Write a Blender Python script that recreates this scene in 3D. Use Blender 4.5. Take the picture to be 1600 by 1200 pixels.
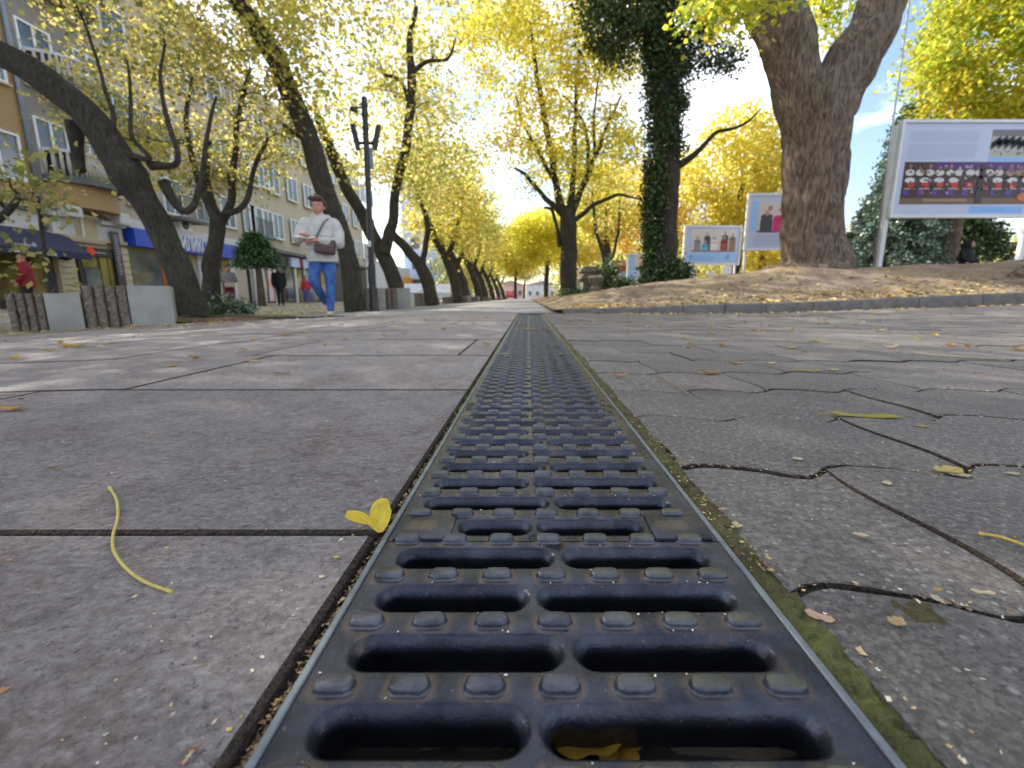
import bpy, bmesh, math, random
import numpy as np
from mathutils import Vector, Matrix, noise
R = math.radians
random.seed(7); rng = np.random.default_rng(7)
scene = bpy.context.scene
for o in list(bpy.data.objects): bpy.data.objects.remove(o)

# ---------------------------------------------------------------- camera
F = 700.0; PX = 826.0; HZ = 465.0; PITCH = math.atan((600 - HZ) / F)
CAM = Vector((-0.020, 0.0, 0.200))
cd = bpy.data.cameras.new('camera'); cam = bpy.data.objects.new('camera', cd)
scene.collection.objects.link(cam); scene.camera = cam
cam.location = CAM; cam.rotation_euler = (R(90) - PITCH, 0, 0)
cd.sensor_width = 36; cd.lens = F / 1600 * 36; cd.shift_x = -(PX - 800) / 1600
cd.clip_start = 0.01; cd.clip_end = 2000
cd.dof.use_dof = True; cd.dof.focus_distance = 0.42; cd.dof.aperture_fstop = 8.5

# ---------------------------------------------------------------- light
SUN_AZ = math.atan2(-0.80, 0.60); SUN_EL = R(37)
sdir = Vector((math.sin(SUN_AZ) * math.cos(SUN_EL), math.cos(SUN_AZ) * math.cos(SUN_EL), math.sin(SUN_EL)))
sd_ = bpy.data.lights.new('sun', 'SUN'); sd_.energy = 5.0; sd_.angle = R(0.55); sd_.color = (1, .93, .82)
sun = bpy.data.objects.new('sun', sd_); scene.collection.objects.link(sun)
sun.rotation_euler = (-sdir).to_track_quat('-Z', 'Y').to_euler()
w = bpy.data.worlds.new('World'); scene.world = w; w.use_nodes = True
nt = w.node_tree; nt.nodes.clear()
def wn(t, **k):
    n = nt.nodes.new(t)
    for a, b in k.items(): setattr(n, a, b)
    return n
wo = wn('ShaderNodeOutputWorld'); bg = wn('ShaderNodeBackground'); bg.inputs['Strength'].default_value = 0.15
sky = wn('ShaderNodeTexSky', sky_type='NISHITA', sun_disc=False); sky.sun_elevation = SUN_EL; sky.sun_rotation = SUN_AZ
sky.air_density = 1.2; sky.dust_density = 1.2; sky.ozone_density = 1.2
tc = wn('ShaderNodeTexCoord'); mp = wn('ShaderNodeMapping'); mp.inputs['Scale'].default_value = (1.3, 1.3, 3.0)
mp.inputs['Location'].default_value = (3.1, 1.7, 0.4)
nz = wn('ShaderNodeTexNoise'); nz.inputs['Scale'].default_value = 1.9; nz.inputs['Detail'].default_value = 7; nz.inputs['Roughness'].default_value = .58
cr = wn('ShaderNodeValToRGB'); cr.color_ramp.elements[0].position = .46; cr.color_ramp.elements[1].position = .66
mx = wn('ShaderNodeMix', data_type='RGBA'); mx.inputs[7].default_value = (11.5, 11.6, 12.2, 1)
L = nt.links.new
L(tc.outputs['Generated'], mp.inputs[0]); L(mp.outputs[0], nz.inputs['Vector']); L(nz.outputs['Fac'], cr.inputs[0])
L(cr.outputs[0], mx.inputs[0]); L(sky.outputs[0], mx.inputs[6]); L(mx.outputs[2], bg.inputs[0]); L(bg.outputs[0], wo.inputs[0])
scene.view_settings.view_transform = 'Standard'; scene.view_settings.look = 'None'
scene.view_settings.gamma = 1; scene.view_settings.use_curve_mapping = False
scene.view_settings.exposure = 0.86

# ---------------------------------------------------------------- pixel -> place (distances are real, used to measure the street)
def ray(px, py):
    a = (px - PX) / F; b = (600 - py) / F
    return Vector((a, math.cos(PITCH) + b * math.sin(PITCH), -math.sin(PITCH) + b * math.cos(PITCH)))
def at(px, py, Y):
    d = ray(px, py); return CAM + d * (Y / d.y)
def at_x(px, py, X):
    d = ray(px, py); return CAM + d * ((X - CAM.x) / d.x)
def at_z(px, py, Z=0.0):
    d = ray(px, py); return CAM + d * ((Z - CAM.z) / d.z)
def gz(x, y=0):
    if x < -1:
        return -.032 * min(-x - 1, 3.0) - .05 * max(0, min(-x - 4, 1.4))
    if x > 3 and y < 7: return .032 * min(x - 3, 6)
    return 0.0

# ---------------------------------------------------------------- object helpers
def link(o, parent=None):
    scene.collection.objects.link(o)
    if parent: o.parent = parent
    return o
def tag(o, label=None, cat=None, group=None, kind=None):
    if label: o['label'] = label
    if cat: o['category'] = cat
    if group: o['group'] = group
    if kind: o['kind'] = kind
    return o
def empty(name, loc=(0, 0, 0), rz=0, label=None, cat=None, group=None):
    o = bpy.data.objects.new(name, None); o.location = loc; o.rotation_euler = (0, 0, rz)
    o.empty_display_size = .1
    link(o); return tag(o, label, cat, group)
def copy_tree(o, parent=None):
    c = o.copy(); scene.collection.objects.link(c); c.parent = parent
    for ch in list(o.children): copy_tree(ch, c)
    return c

class MB:
    def __init__(s): s.v = []; s.f = []; s.c = []; s.cur = (1, 1, 1)
    def add(s, vs, fs, col=None):
        b = len(s.v); s.v += [tuple(v) for v in vs]; s.f += [tuple(i + b for i in f) for f in fs]
        s.c += [col or s.cur] * len(vs); return s
    def box(s, x0, x1, y0, y1, z0, z1, col=None, bev=0):
        if bev > 0:
            bm = bmesh.new(); bmesh.ops.create_cube(bm, size=1)
            for v in bm.verts:
                v.co = Vector(((x0 + x1) / 2 + v.co.x * (x1 - x0), (y0 + y1) / 2 + v.co.y * (y1 - y0), (z0 + z1) / 2 + v.co.z * (z1 - z0)))
            bmesh.ops.bevel(bm, geom=bm.edges[:], offset=bev, segments=2, affect='EDGES', profile=.6)
            bm.verts.index_update()
            s.add([v.co[:] for v in bm.verts], [[v.index for v in f.verts] for f in bm.faces], col); bm.free(); return s
        vs = [(x0, y0, z0), (x1, y0, z0), (x1, y1, z0), (x0, y1, z0), (x0, y0, z1), (x1, y0, z1), (x1, y1, z1), (x0, y1, z1)]
        return s.add(vs, [(3, 2, 1, 0), (4, 5, 6, 7), (0, 1, 5, 4), (1, 2, 6, 5), (2, 3, 7, 6), (3, 0, 4, 7)], col)
    def tube(s, pts, rad, n=8, col=None, cap=True, jit=None, flat=1.0):
        pts = [Vector(p) for p in pts]
        if not hasattr(rad, '__len__'): rad = [rad] * len(pts)
        prev = None; vs = []; fs = []
        for i, p in enumerate(pts):
            t = (pts[min(i + 1, len(pts) - 1)] - pts[max(i - 1, 0)])
            if t.length < 1e-9: t = Vector((0, 0, 1))
            t.normalize()
            if prev is None:
                u = t.cross(Vector((0, 1, 0.13)));
                if u.length < .1: u = t.cross(Vector((1, 0, 0)))
            else: u = prev - t * prev.dot(t)
            u.normalize(); prev = u; q = t.cross(u)
            for k in range(n):
                a = 2 * math.pi * k / n; r = rad[i]
                if jit: r *= jit(i, a, p)
                vs.append(p + u * (math.cos(a) * r) + q * (math.sin(a) * r * flat))
        for i in range(len(pts) - 1):
            for k in range(n):
                k2 = (k + 1) % n; fs.append((i * n + k, i * n + k2, (i + 1) * n + k2, (i + 1) * n + k))
        if cap:
            fs.append(tuple(range(n))[::-1]); fs.append(tuple((len(pts) - 1) * n + k for k in range(n)))
        return s.add(vs, fs, col)
    def ell(s, c, r, n=12, m=8, col=None, rot=None):
        vs = []; fs = []
        for i in range(m + 1):
            th = math.pi * i / m
            for k in range(n):
                a = 2 * math.pi * k / n
                v = Vector((math.sin(th) * math.cos(a) * r[0], math.sin(th) * math.sin(a) * r[1], math.cos(th) * r[2]))
                if rot: v = rot @ v
                vs.append(Vector(c) + v)
        for i in range(m):
            for k in range(n):
                k2 = (k + 1) % n; fs.append((i * n + k, (i + 1) * n + k, (i + 1) * n + k2, i * n + k2))
        return s.add(vs, fs, col)
    def poly(s, pts, col=None): return s.add(pts, [tuple(range(len(pts)))], col)
    def prism(s, pts2, z0, z1, axis='z', col=None):
        n = len(pts2)
        def P(a, b, c): return (a, b, c) if axis == 'z' else ((c, a, b) if axis == 'x' else (a, c, b))
        vs = [P(a, b, z0) for a, b in pts2] + [P(a, b, z1) for a, b in pts2]
        fs = [tuple(range(n))[::-1], tuple(range(n, 2 * n))] + [(i, (i + 1) % n, n + (i + 1) % n, n + i) for i in range(n)]
        return s.add(vs, fs, col)
    def mesh(s, name, m=None, smooth=False):
        me = bpy.data.meshes.new(name); me.from_pydata(s.v, [], s.f)
        if any(c != (1, 1, 1) for c in s.c):
            a = me.color_attributes.new('Col', 'FLOAT_COLOR', 'POINT')
            a.data.foreach_set('color', np.array([(c[0], c[1], c[2], 1) for c in s.c], dtype=np.float32).ravel())
        if m: me.materials.append(m)
        if smooth:
            me.polygons.foreach_set('use_smooth', [True] * len(me.polygons))
            if smooth != True and smooth > 0: me.set_sharp_from_angle(angle=R(smooth))
        me.update(); return me
    def build(s, name, m=None, parent=None, smooth=False):
        return link(bpy.data.objects.new(name, s.mesh(name, m, smooth)), parent)

def np_mesh(name, V, Fq, mat=None, cols=None, smooth=False):
    me = bpy.data.meshes.new(name); V = np.asarray(V, dtype=np.float32); Fq = np.asarray(Fq, dtype=np.int32); k = Fq.shape[1]
    me.vertices.add(len(V)); me.vertices.foreach_set('co', V.ravel())
    me.loops.add(Fq.size); me.loops.foreach_set('vertex_index', Fq.ravel())
    me.polygons.add(len(Fq)); me.polygons.foreach_set('loop_start', np.arange(0, Fq.size, k, dtype=np.int32))
    me.polygons.foreach_set('loop_total', np.full(len(Fq), k, dtype=np.int32))
    if smooth: me.polygons.foreach_set('use_smooth', np.ones(len(Fq), dtype=bool))
    me.update(calc_edges=True)
    if cols is not None:
        a = me.color_attributes.new('Col', 'FLOAT_COLOR', 'POINT'); a.data.foreach_set('color', np.asarray(cols, dtype=np.float32).ravel())
    if mat: me.materials.append(mat)
    return me

# ---------------------------------------------------------------- materials
class NM:
    def __init__(s, name):
        s.m = bpy.data.materials.new(name); s.m.use_nodes = True; s.t = s.m.node_tree
        s.b = s.t.nodes['Principled BSDF']; s.out = s.t.nodes['Material Output']
    def n(s, t, ins=None, **k):
        nd = s.t.nodes.new(t)
        for a, b in k.items(): setattr(nd, a, b)
        for a, b in (ins or {}).items():
            if isinstance(b, bpy.types.NodeSocket): s.t.links.new(b, nd.inputs[a])
            else: nd.inputs[a].default_value = b
        return nd
    def pos(s, scale=(1, 1, 1), obj=False):
        src = s.n('ShaderNodeTexCoord').outputs['Object'] if obj else s.n('ShaderNodeNewGeometry').outputs['Position']
        return s.n('ShaderNodeMapping', {0: src, 3: scale}).outputs[0]
    def noise(s, vec, scale, detail=4, rough=.55, dist=0):
        return s.n('ShaderNodeTexNoise', {'Vector': vec, 'Scale': scale, 'Detail': detail, 'Roughness': rough, 'Distortion': dist}).outputs['Fac']
    def vor(s, vec, scale, feature='F1', out='Distance', rnd=1):
        return s.n('ShaderNodeTexVoronoi', {'Vector': vec, 'Scale': scale, 'Randomness': rnd}, feature=feature).outputs[out]
    def ramp(s, fac, a, b, c0=(0, 0, 0, 1), c1=(1, 1, 1, 1)):
        r = s.n('ShaderNodeValToRGB', {0: fac}); e = r.color_ramp.elements
        e[0].position = a; e[1].position = b; e[0].color = c0; e[1].color = c1; return r.outputs[0]
    def mix(s, f, a, b, mode='MIX'):
        m = s.n('ShaderNodeMix', {0: f}, data_type='RGBA', blend_type=mode)
        for i, x in ((6, a), (7, b)):
            if isinstance(x, bpy.types.NodeSocket): s.t.links.new(x, m.inputs[i])
            else: m.inputs[i].default_value = (x[0], x[1], x[2], 1)
        return m.outputs[2]
    def math(s, op, a, b=0, c=0, clamp=False): return s.n('ShaderNodeMath', {0: a, 1: b, 2: c}, operation=op, use_clamp=clamp).outputs[0]
    def col(s, c):
        if isinstance(c, bpy.types.NodeSocket): s.t.links.new(c, s.b.inputs['Base Color'])
        else: s.b.inputs['Base Color'].default_value = (c[0], c[1], c[2], 1)
    def set(s, **k):
        for a, v in k.items():
            i = s.b.inputs[a.replace('_', ' ')]
            if isinstance(v, bpy.types.NodeSocket): s.t.links.new(v, i)
            else: i.default_value = v
    def bump(s, h, strength=.5, dist=.01, prev=None):
        ins = {'Height': h, 'Strength': strength, 'Distance': dist}
        if prev: ins['Normal'] = prev
        b = s.n('ShaderNodeBump', ins).outputs[0]; s.t.links.new(b, s.b.inputs['Normal']); return b

MATS = {}
def pm(name, c1, c2=None, scale=6, rough=.7, bump=.3, bscale=40, bdist=.01, metal=0, spec=.5, stretch=(1, 1, 1)):
    if name in MATS: return MATS[name]
    N = NM(name); c2 = c2 or tuple(x * .75 for x in c1); p = N.pos(stretch)
    f = N.ramp(N.noise(p, scale, 5), .3, .7); N.col(N.mix(f, c1, c2)); N.set(Roughness=rough, Metallic=metal)
    N.b.inputs['Specular IOR Level'].default_value = spec
    if bump: N.bump(N.noise(p, bscale, 5), bump, bdist)
    MATS[name] = N.m; return N.m

def m_slab():
    N = NM('flamed_granite_slab'); p = N.pos(); ps = N.pos((1, 1.25, 1))
    base = N.mix(N.ramp(N.noise(p, 9, 6, .6), .35, .65), (.225, .190, .176), (.345, .298, .275))
    base = N.mix(N.ramp(N.noise(ps, 120, 7, .8, .4), .42, .66), base, (.50, .455, .435))
    dark = N.ramp(N.noise(ps, 170, 6, .75, .8), .34, .46, (1, 1, 1, 1), (0, 0, 0, 1))
    base = N.mix(N.math('MULTIPLY', dark, .9), base, (.045, .04, .045)); big = N.ramp(N.noise(p, 38, 7, .75, .5), .36, .5, (1, 1, 1, 1), (0, 0, 0, 1)); base = N.mix(N.math('MULTIPLY', big, .5), base, (.10, .09, .10))
    rust = N.math('MULTIPLY', N.ramp(N.noise(p, 5.5, 8, .68, .6), .48, .64), N.ramp(N.noise(ps, 70, 4, .7), .38, .62))
    base = N.mix(N.math('MULTIPLY', rust, .8), base, (.17, .10, .075))
    vio = N.ramp(N.noise(p, 22, 6, .7, .5), .55, .75); base = N.mix(N.math('MULTIPLY', vio, .35), base, (.27, .235, .33))
    spk = N.ramp(N.vor(p, 170), .05, .16, (1, 1, 1, 1), (0, 0, 0, 1)); base = N.mix(N.math('MULTIPLY', spk, .35), base, (.55, .53, .52))
    rnd = N.n('ShaderNodeObjectInfo').outputs['Random']
    base = N.mix(1.0, base, N.ramp(rnd, 0, 1, (.86, .84, .86, 1), (1.08, 1.05, 1.04, 1)), 'MULTIPLY')
    N.col(base); N.set(Roughness=N.ramp(N.noise(p, 40, 4), .3, .7, (.52,) * 3 + (1,), (.8,) * 3 + (1,)))
    b = N.bump(N.noise(ps, 85, 8, .78, .7), 1.0, .009); N.bump(N.noise(p, 420, 4, .7), .9, .002, b); return N.m
def m_paver():
    N = NM('worn_concrete_paver'); p = N.pos()
    base = N.mix(N.ramp(N.noise(p, 7, 6, .62), .32, .68), (.115, .097, .084), (.18, .152, .134))
    base = N.mix(N.ramp(N.noise(p, 130, 6, .8), .44, .62), base, (.30, .27, .245))
    d = N.ramp(N.noise(p, 210, 6, .75), .38, .48, (1, 1, 1, 1), (0, 0, 0, 1)); base = N.mix(N.math('MULTIPLY', d, .7), base, (.045, .04, .038))
    v = N.n('ShaderNodeTexVoronoi', {'Vector': p, 'Scale': 160}); sel = N.ramp(v.outputs['Color'], .72, .78)
    spk = N.math('MULTIPLY', N.ramp(v.outputs['Distance'], .22, .36, (1, 1, 1, 1), (0, 0, 0, 1)), sel)
    base = N.mix(N.math('MULTIPLY', spk, .8), base, (.46, .43, .40))
    v2 = N.n('ShaderNodeTexVoronoi', {'Vector': p, 'Scale': 60}); sel2 = N.ramp(v2.outputs['Color'], .82, .86)
    spk2 = N.math('MULTIPLY', N.ramp(v2.outputs['Distance'], .12, .2, (1, 1, 1, 1), (0, 0, 0, 1)), sel2)
    base = N.mix(N.math('MULTIPLY', spk2, .8), base, (.52, .49, .46))
    st = N.ramp(N.noise(p, 3.2, 6, .7, .8), .56, .7); base = N.mix(N.math('MULTIPLY', st, .55), base, (.095, .06, .052))
    rnd = N.n('ShaderNodeObjectInfo').outputs['Random']
    base = N.mix(1.0, base, N.ramp(rnd, 0, 1, (.8, .8, .8, 1), (1.12, 1.1, 1.08, 1)), 'MULTIPLY')
    N.col(base); N.set(Roughness=.72)
    b = N.bump(N.noise(p, 110, 7, .8), 1.0, .006); N.bump(N.noise(p, 480, 3, .7), .6, .001, b); return N.m
def m_iron():
    N = NM('cast_iron'); p = N.pos(obj=True); wp = N.pos()
    base = N.mix(N.ramp(N.noise(wp, 25, 6, .65), .35, .68), (.020, .023, .033), (.058, .064, .084))
    sx = N.n('ShaderNodeSeparateXYZ', {0: p})
    # dirt ring held round every tread stud (stud pitch 39.3 mm x 47.5 mm)
    fx = N.math('ABSOLUTE', N.math('WRAP', N.math('ADD', sx.outputs[0], .0036), .01965, -.01965))
    fy = N.math('ABSOLUTE', N.math('WRAP', sx.outputs[1], .02375, -.02375))
    dx = N.math('MAXIMUM', N.math('SUBTRACT', fx, .008), 0.0); dy = N.math('MAXIMUM', N.math('SUBTRACT', fy, .003), 0.0)
    dd = N.math('SQRT', N.math('ADD', N.math('MULTIPLY', dx, dx), N.math('MULTIPLY', dy, dy)))
    dd = N.math('ADD', dd, N.math('MULTIPLY', N.math('SUBTRACT', N.noise(wp, 260, 4, .7), .5), .006))
    ring = N.ramp(dd, .0028, .0075, (1, 1, 1, 1), (0, 0, 0, 1))
    base = N.mix(N.math('MULTIPLY', ring, .8), base, (.12, .09, .07))
    rust = N.ramp(N.noise(wp, 14, 7, .72, .5), .6, .72); base = N.mix(N.math('MULTIPLY', rust, .7), base, (.13, .085, .06)); wear = N.ramp(N.noise(wp, 8, 6, .7), .5, .7); base = N.mix(N.math('MULTIPLY', wear, .3), base, (.13, .14, .155))
    grit = N.ramp(N.noise(wp, 330, 3, .7), .66, .72); base = N.mix(N.math('MULTIPLY', grit, .6), base, (.26, .24, .2))
    N.col(base); N.set(Metallic=.7, Roughness=N.ramp(N.noise(wp, 60, 5, .7), .3, .7, (.20,) * 3 + (1,), (.38,) * 3 + (1,)))
    b = N.bump(N.noise(wp, 420, 4, .65), .5, .0007); N.bump(N.noise(wp, 45, 3), .35, .0015, b); return N.m
def m_stud():
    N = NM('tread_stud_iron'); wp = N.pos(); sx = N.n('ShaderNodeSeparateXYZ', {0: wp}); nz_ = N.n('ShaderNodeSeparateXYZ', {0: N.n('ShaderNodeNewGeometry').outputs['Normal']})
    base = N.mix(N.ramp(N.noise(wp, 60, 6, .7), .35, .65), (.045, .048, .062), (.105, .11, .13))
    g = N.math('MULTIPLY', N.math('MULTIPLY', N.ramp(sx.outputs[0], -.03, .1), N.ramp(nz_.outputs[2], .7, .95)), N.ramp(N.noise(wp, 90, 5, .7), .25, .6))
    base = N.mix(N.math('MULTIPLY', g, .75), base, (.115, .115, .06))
    N.col(base); N.set(Metallic=.65, Roughness=.30); N.bump(N.noise(wp, 380, 4, .7), .6, .0008); return N.m
def m_bark(name, c1, c2, sc=1.0, moss=.25):
    N = NM(name); p = N.pos((1, 1, .22)); p2 = N.pos()
    r = N.noise(p, 26 * sc, 8, .74, .5); r2 = N.noise(N.pos((1, 1, .1)), 60 * sc, 5, .7, .3)
    crack = N.ramp(N.math('ADD', N.math('MULTIPLY', r, .6), N.math('MULTIPLY', r2, .4)), .36, .50)
    blot = N.ramp(N.noise(p2, 5, 6, .7), .35, .65)
    base = N.mix(N.ramp(r2, .35, .65), c1, c2); base = N.mix(N.math('MULTIPLY', N.math('SUBTRACT', 1.0, blot), .5), base, tuple(x * .55 for x in c1)); base = N.mix(N.math('MULTIPLY', N.math('SUBTRACT', 1.0, crack), .85), base, tuple(x * .3 for x in c1))
    mo = N.math('MULTIPLY', N.ramp(N.noise(p2, 3, 6, .7), .52, .7), moss); base = N.mix(mo, base, (.10, .10, .05))
    N.col(base); N.set(Roughness=.92)
    h = N.math('ADD', N.math('MULTIPLY', crack, .6), r); N.bump(h, .9, .03 / sc); return N.m
def m_leaf(name, trans=.5, rough=.5):
    N = NM(name); a = N.n('ShaderNodeVertexColor', layer_name='Col').outputs['Color']
    N.col(a); N.set(Roughness=rough); tr = N.n('ShaderNodeBsdfTranslucent', {'Color': a})
    mxs = N.n('ShaderNodeMixShader', {0: trans}); N.t.links.new(N.b.outputs[0], mxs.inputs[1]); N.t.links.new(tr.outputs[0], mxs.inputs[2])
    N.t.links.new(mxs.outputs[0], N.out.inputs[0]); return N.m
def m_hleaf():
    N = NM('fallen_leaf_skin'); a = N.n('ShaderNodeVertexColor', layer_name='Col').outputs['Color']; p = N.pos()
    c = N.mix(N.ramp(N.noise(p, 90, 5, .7), .3, .75), a, N.mix(.5, a, (.30, .15, .03))); sp = N.ramp(N.noise(p, 300, 3, .6), .68, .74)
    c = N.mix(N.math('MULTIPLY', sp, .7), c, (.12, .06, .02)); N.col(c); N.set(Roughness=.5)
    tr = N.n('ShaderNodeBsdfTranslucent', {'Color': c}); mxs = N.n('ShaderNodeMixShader', {0: .3})
    N.bump(N.noise(p, 260, 3), .4, .0012)
    N.t.links.new(N.b.outputs[0], mxs.inputs[1]); N.t.links.new(tr.outputs[0], mxs.inputs[2]); N.t.links.new(mxs.outputs[0], N.out.inputs[0]); return N.m
def m_vc(name, rough=.6):
    N = NM(name); N.col(N.n('ShaderNodeVertexColor', layer_name='Col').outputs['Color']); N.set(Roughness=rough); return N.m
def m_moss():
    N = NM('moss'); p = N.pos()
    c = N.mix(N.ramp(N.noise(p, 60, 6, .7), .3, .7), (.08, .085, .025), (.24, .25, .07))
    c = N.mix(N.ramp(N.noise(p, 16, 6, .75), .44, .62), c, (.13, .085, .05)); c = N.mix(N.ramp(N.noise(p, 500, 3, .8), .55, .75), c, (.22, .23, .08))
    N.col(c); N.set(Roughness=.95); b = N.bump(N.noise(p, 160, 6, .8), 1, .008); N.bump(N.noise(p, 500, 4, .8), 1, .003, b); return N.m
def m_glass(name, c=(.05, .06, .07)):
    N = NM(name); p = N.pos(); N.col(N.mix(N.ramp(N.noise(p, .8, 3), .4, .6), c, tuple(x * 2.2 for x in c))); N.set(Roughness=.06); N.b.inputs['Specular IOR Level'].default_value = .9; return N.m
def m_litter(name, c1, c2, c3, s=35):
    N = NM(name); p = N.pos(); v = N.n('ShaderNodeTexVoronoi', {'Vector': p, 'Scale': s})
    c = N.mix(N.ramp(N.noise(p, 2.5, 6, .65), .38, .62), c1, c2); k = N.ramp(v.outputs['Color'], .5, .62)
    k = N.math('MULTIPLY', k, N.ramp(N.noise(p, .9, 5, .6), .42, .6)); c = N.mix(k, c, c3)
    N.col(c); N.set(Roughness=.95); b = N.bump(N.noise(p, 14, 7, .7), .8, .05); N.bump(v.outputs['Distance'], .7, .012, b); return N.m

SLAB = m_slab(); PAVER = m_paver(); IRON = m_iron(); STUD = m_stud(); MOSS = m_moss(); LEAF = m_leaf('tree_leaf', .64)
IVY = m_leaf('ivy_leaf', .18, .4); HLEAF = m_hleaf(); VC = m_vc('printed_panel', .45); VCR = m_vc('dry_litter', .9)
BARK = m_bark('dark_street_tree_bark', (.036, .03, .023), (.085, .07, .052), 1.2, .55)
BARK2 = m_bark('ridged_maple_bark', (.13, .092, .066), (.30, .22, .16), .75, .08)
BARK3 = m_bark('thin_branch_bark', (.06, .05, .04), (.12, .10, .08), 1.5, .1)
GALV = pm('galvanised_steel', (.22, .25, .28), (.13, .145, .16), 60, .45, .3, 300, .0008, metal=.6)
SOIL = m_litter('joint_soil', (.035, .025, .018), (.075, .05, .035), (.12, .075, .04), 260)
EARTH = m_litter('trodden_earth', (.17, .115, .08), (.30, .225, .165), (.36, .25, .10), 22)
LEFTG = m_litter('sidewalk_with_leaves', (.20, .19, .17), (.28, .25, .21), (.45, .37, .16), 16)
ASPH = pm('grey_street_paving', (.25, .245, .25), (.19, .185, .19), 2.5, .8, .5, 180, .004)
KERB = pm('grey_kerb_stone', (.19, .17, .155), (.115, .10, .095), 9, .85, .9, 90, .008)
CONC = pm('smooth_concrete', (.33, .32, .30), (.24, .225, .205), 4, .85, .5, 160, .003)
ROUGH = pm('rough_exposed_aggregate', (.27, .215, .175), (.10, .075, .06), 30, .95, 1, 70, .02)
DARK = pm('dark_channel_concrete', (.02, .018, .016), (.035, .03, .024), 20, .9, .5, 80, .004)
BLACKM = pm('black_painted_metal', (.012, .012, .014), (.02, .02, .022), 8, .4, .1)
WHITEM = pm('white_painted_frame', (.72, .73, .74), (.62, .63, .63), 4, .4, .1)
SILV = pm('silver_tube', (.5, .51, .52), (.42, .42, .43), 6, .35, .1, metal=.7)

# ================================================================ GROUND
def grid_mesh(name, xs, ys, zf, mat, smooth=True):
    xs = np.asarray(xs); ys = np.asarray(ys); nx, ny = len(xs), len(ys)
    V = [(x, y, zf(x, y)) for y in ys for x in xs]
    Fq = [(j * nx + i, j * nx + i + 1, (j + 1) * nx + i + 1, (j + 1) * nx + i) for j in range(ny - 1) for i in range(nx - 1)]
    return np_mesh(name, V, Fq, mat, smooth=smooth)
# far base sheet reaching the horizon (lowered under all else, hole for the drain is avoided by keeping it below the channel)
o = link(bpy.data.objects.new('ground', grid_mesh('ground', [-900, -300, -60, -18, 60, 300, 900], [-60, 0, 60, 200, 500, 1400], lambda x, y: -.33, ASPH))); tag(o, kind='structure')
# joint beds
o = link(bpy.data.objects.new('paving_bed', grid_mesh('paving_bed', [-30, -12, -8, -6, -5.4, -4, -3, -2, -1, -.1512], [-.6, 0, 2, 4, 6.0], lambda x, y: gz(x) - .010, SOIL))); tag(o, kind='structure')
o2 = link(bpy.data.objects.new('paver_bed', grid_mesh('paver_bed', [.150, .5, 1, 2, 3, 4, 6, 9, 14], [-.6, 0, 2, 4, 5.9, 6.5], lambda x, y: gz(x) - .007, SOIL))); tag(o2, kind='structure')
road = link(bpy.data.objects.new('street_paving', grid_mesh('street_paving', [-4.4, -3, -2, -1, 0, .35, .8], [5.96, 6.5, 9, 14, 25, 50, 100, 220], lambda x, y: gz(x) + .0, ASPH))); tag(road, kind='structure')
sw = link(bpy.data.objects.new('shopping_sidewalk', grid_mesh('shopping_sidewalk', [-40, -17, -12, -8, -5.4, -4.38], [-.6, 2, 5, 8, 14, 30, 80, 220], lambda x, y: gz(x) + .004, LEFTG))); tag(sw, kind='structure')

# --- left slabs
pav = empty('slab_pavement'); tag(pav, kind='structure')
def slab(x0, x1, y0, y1, parent):
    g = .0014; gy = .0036
    x0 += g; x1 -= g; y0 += gy; y1 -= gy; z = random.uniform(-.0012, .0012)
    n = max(2, int((x1 - x0) / .12)); bev = .0035; vs = []
    def row(y, dz, inset):
        a = [];
        for i in range(n + 1):
            t = i / n; xx = x0 + inset + (x1 - x0 - 2 * inset) * t
            ch = random.uniform(-.0010, .0010) if inset == 0 and 0 < i < n else 0
            a.append((xx, y + ch, gz(xx) + z + dz))
        return a
    rows = [row(y0, -.03, 0), row(y0, -.003, 0), row(y0 + bev, 0, bev), row(y1 - bev, 0, bev), row(y1, -.003, 0), row(y1, -.03, 0)]
    V = [p for r in rows for p in r]; k = n + 1
    Fq = [(j * k + i, j * k + i + 1, (j + 1) * k + i + 1, (j + 1) * k + i) for j in range(5) for i in range(n)]
    for e in (0, n):
        q = (1 * k + e, 2 * k + e, 3 * k + e, 4 * k + e); Fq.append(q if e == 0 else q[::-1]); q2 = (0 * k + e, 1 * k + e, 4 * k + e, 5 * k + e); Fq.append(q2 if e == 0 else q2[::-1])
    me = bpy.data.meshes.new('paving_slab'); me.from_pydata(V, [], Fq); me.materials.append(SLAB); me.materials.append(SOIL)
    for q_, p_ in enumerate(me.polygons):
        if q_ < 2 * n or 3 * n <= q_: p_.material_index = 1
    me.update()
    link(bpy.data.objects.new('paving_slab', me), parent)
XL = -.1515
rows = [(-.42, .357), (.357, .975), (.975, 1.575), (1.575, 2.17), (2.17, 2.77), (2.77, 3.37), (3.37, 3.97), (3.97, 4.57), (4.57, 5.17), (5.17, 5.96)]
cuts = {0: [-1.32], 1: [-1.1, -2.1], 2: [-.92, -1.6, -2.5], 3: [-.27, -1.0, -1.5, -2.4], 4: [-.75, -1.45, -2.2]}
for ri, (y0, y1) in enumerate(rows):
    cs = [XL] + cuts.get(ri, []); x = cs[-1]
    if ri > 4: x = XL; cs = [XL]
    while x > -4.3: x -= random.choice([.6, .6, .9, .75, .45]); cs.append(x)
    for a, b in zip(cs[:-1], cs[1:]): slab(b, a, y0, y1, pav)

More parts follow.
